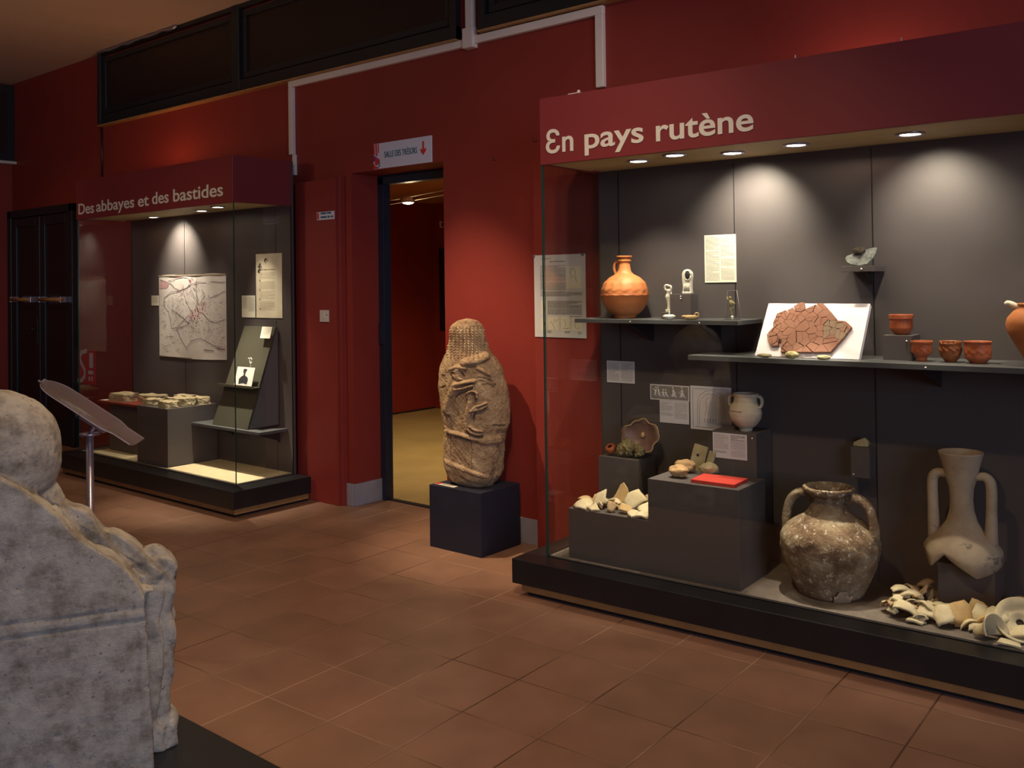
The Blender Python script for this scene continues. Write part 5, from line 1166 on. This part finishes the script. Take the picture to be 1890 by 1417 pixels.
for i in range(320):
    cx, cy = r.choice([(760, 700), (800, 650), (900, 850), (850, 880), (900, 650), (740, 780), (950, 700), (1000, 900), (860, 570)]); x = r.gauss(cx, 38); y = r.gauss(cy, 38)
    if 640 < x < 1075 and 520 < y < 1050: a = r.random()*3.1; p = mp(x, y); l = r.uniform(.008, .035); ribbon(ln, wig(p, (min(MW-.01, max(.01, p[0]+l*math.cos(a))), min(MH-.01, max(.01, p[1]+l*math.sin(a)))), 3, .0015, r), .0022)
for i in range(60):  # small place names along the margins
    x = r.choice([r.uniform(635, 670), r.uniform(1000, 1060), r.uniform(640, 780)]); y = r.uniform(640, 1050) if x > 900 or x < 671 else r.uniform(950, 1050); p = mp(x, y); ribbon(ln, [p, (min(MW-.01, p[0]+.035), p[1]-.002)], .0018)
ribbon(ln, [mp(715, 915), mp(715, 960)], .004); ribbon(ln, [mp(697, 938), mp(733, 938)], .004); ribbon(ln, [mp(684, 938), mp(690, 938)], .008); ribbon(ln, [mp(940, 1018), mp(1005, 1020)], .006)
for i in range(75):
    x = r.gauss(890, 26); y = r.gauss(765, 28)+(890-x)*.35; p = mp(x, y); w = r.uniform(.004, .012)
    ribbon(rd, [p, (p[0]+w, p[1]+r.uniform(-.008, .008))], r.uniform(.003, .008))
for i in range(12): p = mp(r.uniform(925, 955), r.uniform(690, 750)); ribbon(rd, [p, (p[0]+.004, p[1]+.010)], .005)
ribbon(rd, [mp(845, 536), mp(858, 542)], .010)
for pts in ([(635, 545), (660, 540), (690, 550), (700, 562), (690, 590), (635, 595)],):
    q = [mp(*p) for p in pts]; pk.add([(x, -.0058, z) for x, z in q], [tuple(range(len(q)))])
for p in ([mp(730, 540), mp(745, 520), mp(800, 512)], [mp(1000, 985), mp(1078, 1010)], [mp(1035, 990), mp(1078, 992)]): ribbon(pk, p, .005)
ln.build('map_lines', M['mapink'], t); rd.build('red_houses', M['redink'], t); pk.build('pink_wash', M['pinkink'], t)
MB().box(0, MW, -.0075, -.002, MH-.006, MH+.002).box(0, MW*.5, -.006, -.002, -.008, -.004).build('border_tape', M['ink2'], t)

o = sheet('small white text card left of the town map', (-6.585, YB, 1.222), .100, .074, M['paper'], 0, .002)
lines_text(o, 'printed_text', [(.008, .02, .09, .066, .008, .002)], M['ink'], -.0024, 22)
o = sheet('tall parchment sheet with handwriting on the back panel of the case with the town map', (-5.262, YB, 1.148), .280, .419, M['parch'], 0, .002, 'manuscript', 'manuscript_sheet')
lines_text(o, 'handwriting', [(.03, .300, .21, .318, .012, .007), (.04, .255, .20, .293, .0085, .0022), (.04, .190, .20, .235, .0085, .0022), (.04, .125, .20, .172, .0085, .0022), (.04, .045, .20, .105, .0085, .0022)], M['ink2'], -.0024, 23)
rq = random.Random(4); b = MB()
for c in ((.11, .375, .024), (.045, .335, .026), (.035, .305, .018)):
    for i in range(7):
        a = rq.random()*6.28; ribbon(b, [(c[0]+c[2]*rq.random()*math.cos(a+k*.7), c[1]+c[2]*rq.random()*math.sin(a+k*.7)) for k in range(5)], .0028, -.0025)
for i in range(4): ribbon(b, [(.035, .25-i*.062), (.048, .243-i*.062), (.038, .238-i*.062)], .004, -.0025)
b.build('ornament', M['darkink'], o)
o = sheet('white text card left of the tall parchment sheet', (-5.425, YB, 1.148), .150, .146, M['paper'], 0, .002)
lines_text(o, 'printed_text', [(.010, .06, .065, .135, .007, .0018), (.075, .04, .14, .135, .007, .0018)], M['ink'], -.0024, 24)
